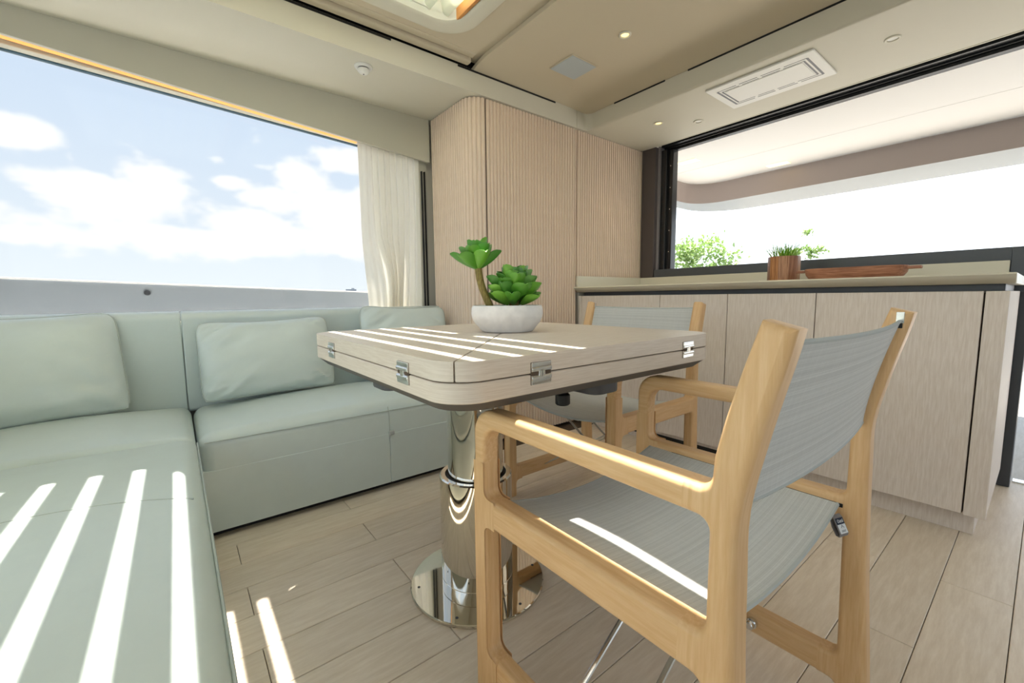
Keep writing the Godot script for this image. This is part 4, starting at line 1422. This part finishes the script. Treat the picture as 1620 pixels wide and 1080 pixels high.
func build_succulent() -> void:
	var o := thing("potted_succulent", "green succulent with two rosettes in a low white bowl on the table", "potted plant", Vector3(0.838, 0.7902, -1.085), -38.3)
	# local x runs to the right of the picture
	part(o, "bowl", lathe(PackedVector2Array([Vector2(0, 0), Vector2(0.072, 0), Vector2(0.082, 0.003), Vector2(0.105, 0.030), Vector2(0.113, 0.046), Vector2(0.1155, 0.060), Vector2(0.114, 0.078), Vector2(0.1105, 0.084), Vector2(0.107, 0.085), Vector2(0.104, 0.082), Vector2(0.103, 0.068), Vector2(0, 0.066)]), 48, 0.86), M.ceramic, Vector3.ZERO, 50)
	part(o, "soil", lathe(PackedVector2Array([Vector2(0, 0.080), Vector2(0.05, 0.079), Vector2(0.104, 0.075), Vector2(0.104, 0.066), Vector2(0, 0.064)]), 32, 0.86), M.soil)
	var g := RandomNumberGenerator.new()
	g.seed = 9
	var pm := mesh_of(rbox(Vector3(0.012, 0.008, 0.010), 0.0039, 2))
	for k in 46:
		var a := g.randf() * TAU
		var r := 0.098 * sqrt(g.randf())
		var p := part(o, "pebble", pm, M.pebble, Vector3(cos(a) * r, 0.080 - r * 0.03, sin(a) * r * 0.86))
		p.rotation = Vector3(g.randf(), g.randf() * 3, g.randf())
	var big := leaf_mesh(0.095, 0.056, 0.7)
	var wide := leaf_mesh(0.088, 0.066, 0.5)
	var slim := leaf_mesh(0.100, 0.046, 0.7)
	# the tall one on a bare leaning stem
	var path := PackedVector3Array()
	for k in 9:
		var t := k / 8.0
		path.append(Vector3(-0.048 - 0.040 * sin(t * PI / 2) , 0.07 + 0.134 * t, 0.02))
	var st := part(o, "stem", tube(path, 0.0115, 12), M.stem)
	for k in 4:
		part(st, "ring_scar", tube(ring_path(path[k * 2 + 1], 0.0113), 0.0009, 5), M.stem)
	rosette(o, Vector3(-0.089, 0.200, 0.02), Basis(Vector3.BACK, 0.06), [[6, 22, 0.008, 0.0, 1.02, 0.35], [5, 40, 0.007, 0.004, 1.0, 0.7], [5, 56, 0.006, 0.008, 0.92, 0.1], [4, 70, 0.004, 0.012, 0.80, 0.5], [2, 82, 0.002, 0.016, 0.70, 0.0]], [big, slim], 41)
	# the bushy one on the right
	part(o, "stem", tube(PackedVector3Array([Vector3(0.022, 0.07, 0.0), Vector3(0.026, 0.15, 0.0)]), 0.016, 10), M.stem)
	rosette(o, Vector3(0.024, 0.082, 0.0), Basis(), [[7, 14, 0.030, 0.004, 0.92, 0.0], [8, 26, 0.028, 0.018, 0.96, 0.5], [8, 36, 0.026, 0.034, 0.94, 0.2], [7, 46, 0.022, 0.050, 0.86, 0.7], [7, 56, 0.018, 0.062, 0.78, 0.3], [6, 66, 0.012, 0.074, 0.62, 0.8], [4, 78, 0.006, 0.078, 0.50, 0.1]], [big, wide], 42)

func ring_path(c: Vector3, r: float) -> PackedVector3Array:
	var p := PackedVector3Array()
	for k in 13:
		p.append(c + Vector3(cos(TAU * k / 12), 0, sin(TAU * k / 12)) * r)
	return p

func build_counter_things() -> void:
	# planter turned from glued walnut staves
	var o := thing("grass_planter", "walnut stave planter with green grass on the galley counter", "planter", Vector3(2.62, 0.9662, -0.918))
	var staves := 10
	for k in staves:
		var a0 := TAU * k / staves
		var a1 := TAU * (k + 1) / staves
		var r0 := 0.068
		var r1 := 0.076
		var e := 0.004
		var p := PackedVector2Array([Vector2.from_angle(a0 + e) * r1, Vector2.from_angle((a0 + a1) / 2) * r1 * 0.985, Vector2.from_angle(a1 - e) * r1, Vector2.from_angle(a1 - e) * r0 * 0.97, Vector2.from_angle(a0 + e) * r0 * 0.97])
		var m: StandardMaterial3D = M.walnut_y.duplicate()
		m.albedo_color = [Color(0.84, 0.62, 0.42), Color(0.66, 0.48, 0.37), Color(0.86, 0.68, 0.53), Color(0.74, 0.54, 0.41), Color(0.82, 0.63, 0.48)][k % 5]
		m.uv1_offset = Vector3(k * 0.31, 0, k * 0.17)
		part(o, "stave", slab(p, 0.0, 0.138, 0.001, 1), m)
	part(o, "bottom", cyl(0.067, 0.002, 0.012, 24), M.walnut_y)
	part(o, "earth", cyl(0.066, 0.10, 0.118, 24), M.soil)
	var g := RandomNumberGenerator.new()
	g.seed = 77
	var kinds := []
	for q in 3:
		var hgt: float = [0.105, 0.09, 0.075][q]
		var f := func(u: float, v: float):
			return Vector3((u - 0.5) * 0.006 * (1.0 - v * v * 0.95), hgt * v, 0.022 * v * v)
		kinds.append(mesh_of(sheet(2, 6, f, 0.0008), 60))
	for k in 110:
		var a := g.randf() * TAU
		var r := 0.058 * sqrt(g.randf())
		var b := part(o, "blade", kinds[g.randi() % 3], M.blade[g.randi() % 3], Vector3(cos(a) * r, 0.113, sin(a) * r))
		b.rotation = Vector3(g.randf_range(0.0, 0.45), -a + PI / 2 + g.randf_range(-0.8, 0.8), 0)
	# long shallow tray with a handle at each end
	var d := thing("wooden_tray", "long walnut serving tray with end handles on the galley counter", "tray", Vector3(2.52, 0.9662, -0.588))
	var hz := 0.200
	var rings := []
	for l in [[0.159, 0.053, 0.0], [0.173, 0.063, 0.004], [0.189, 0.075, 0.028], [0.195, 0.079, 0.054], [0.193, 0.077, 0.057], [0.189, 0.073, 0.055], [0.173, 0.062, 0.018], [0.154, 0.048, 0.014]]:
		rings.append(ring3(rrect(-l[1], l[1], -l[0], l[0], l[1] * 0.92, 8), l[2]))
	var bowl := loft(rings)
	bowl.append_array(slab(rrect(-0.053, 0.053, -0.159, 0.159, 0.048, 8), 0.0, 0.0141, 0.0005, 1))
	part(d, "dish", bowl, M.walnut_z, Vector3.ZERO, 40)
	for s in [-1.0, 1.0]:
		part(d, "handle", slab(fillet(PackedVector2Array([Vector2(-0.022, s * 0.185), Vector2(0.022, s * 0.185), Vector2(0.018, s * 0.236), Vector2(-0.018, s * 0.236)]), [0.008], 4), 0.040, 0.053, 0.003, 2), M.walnut_z)
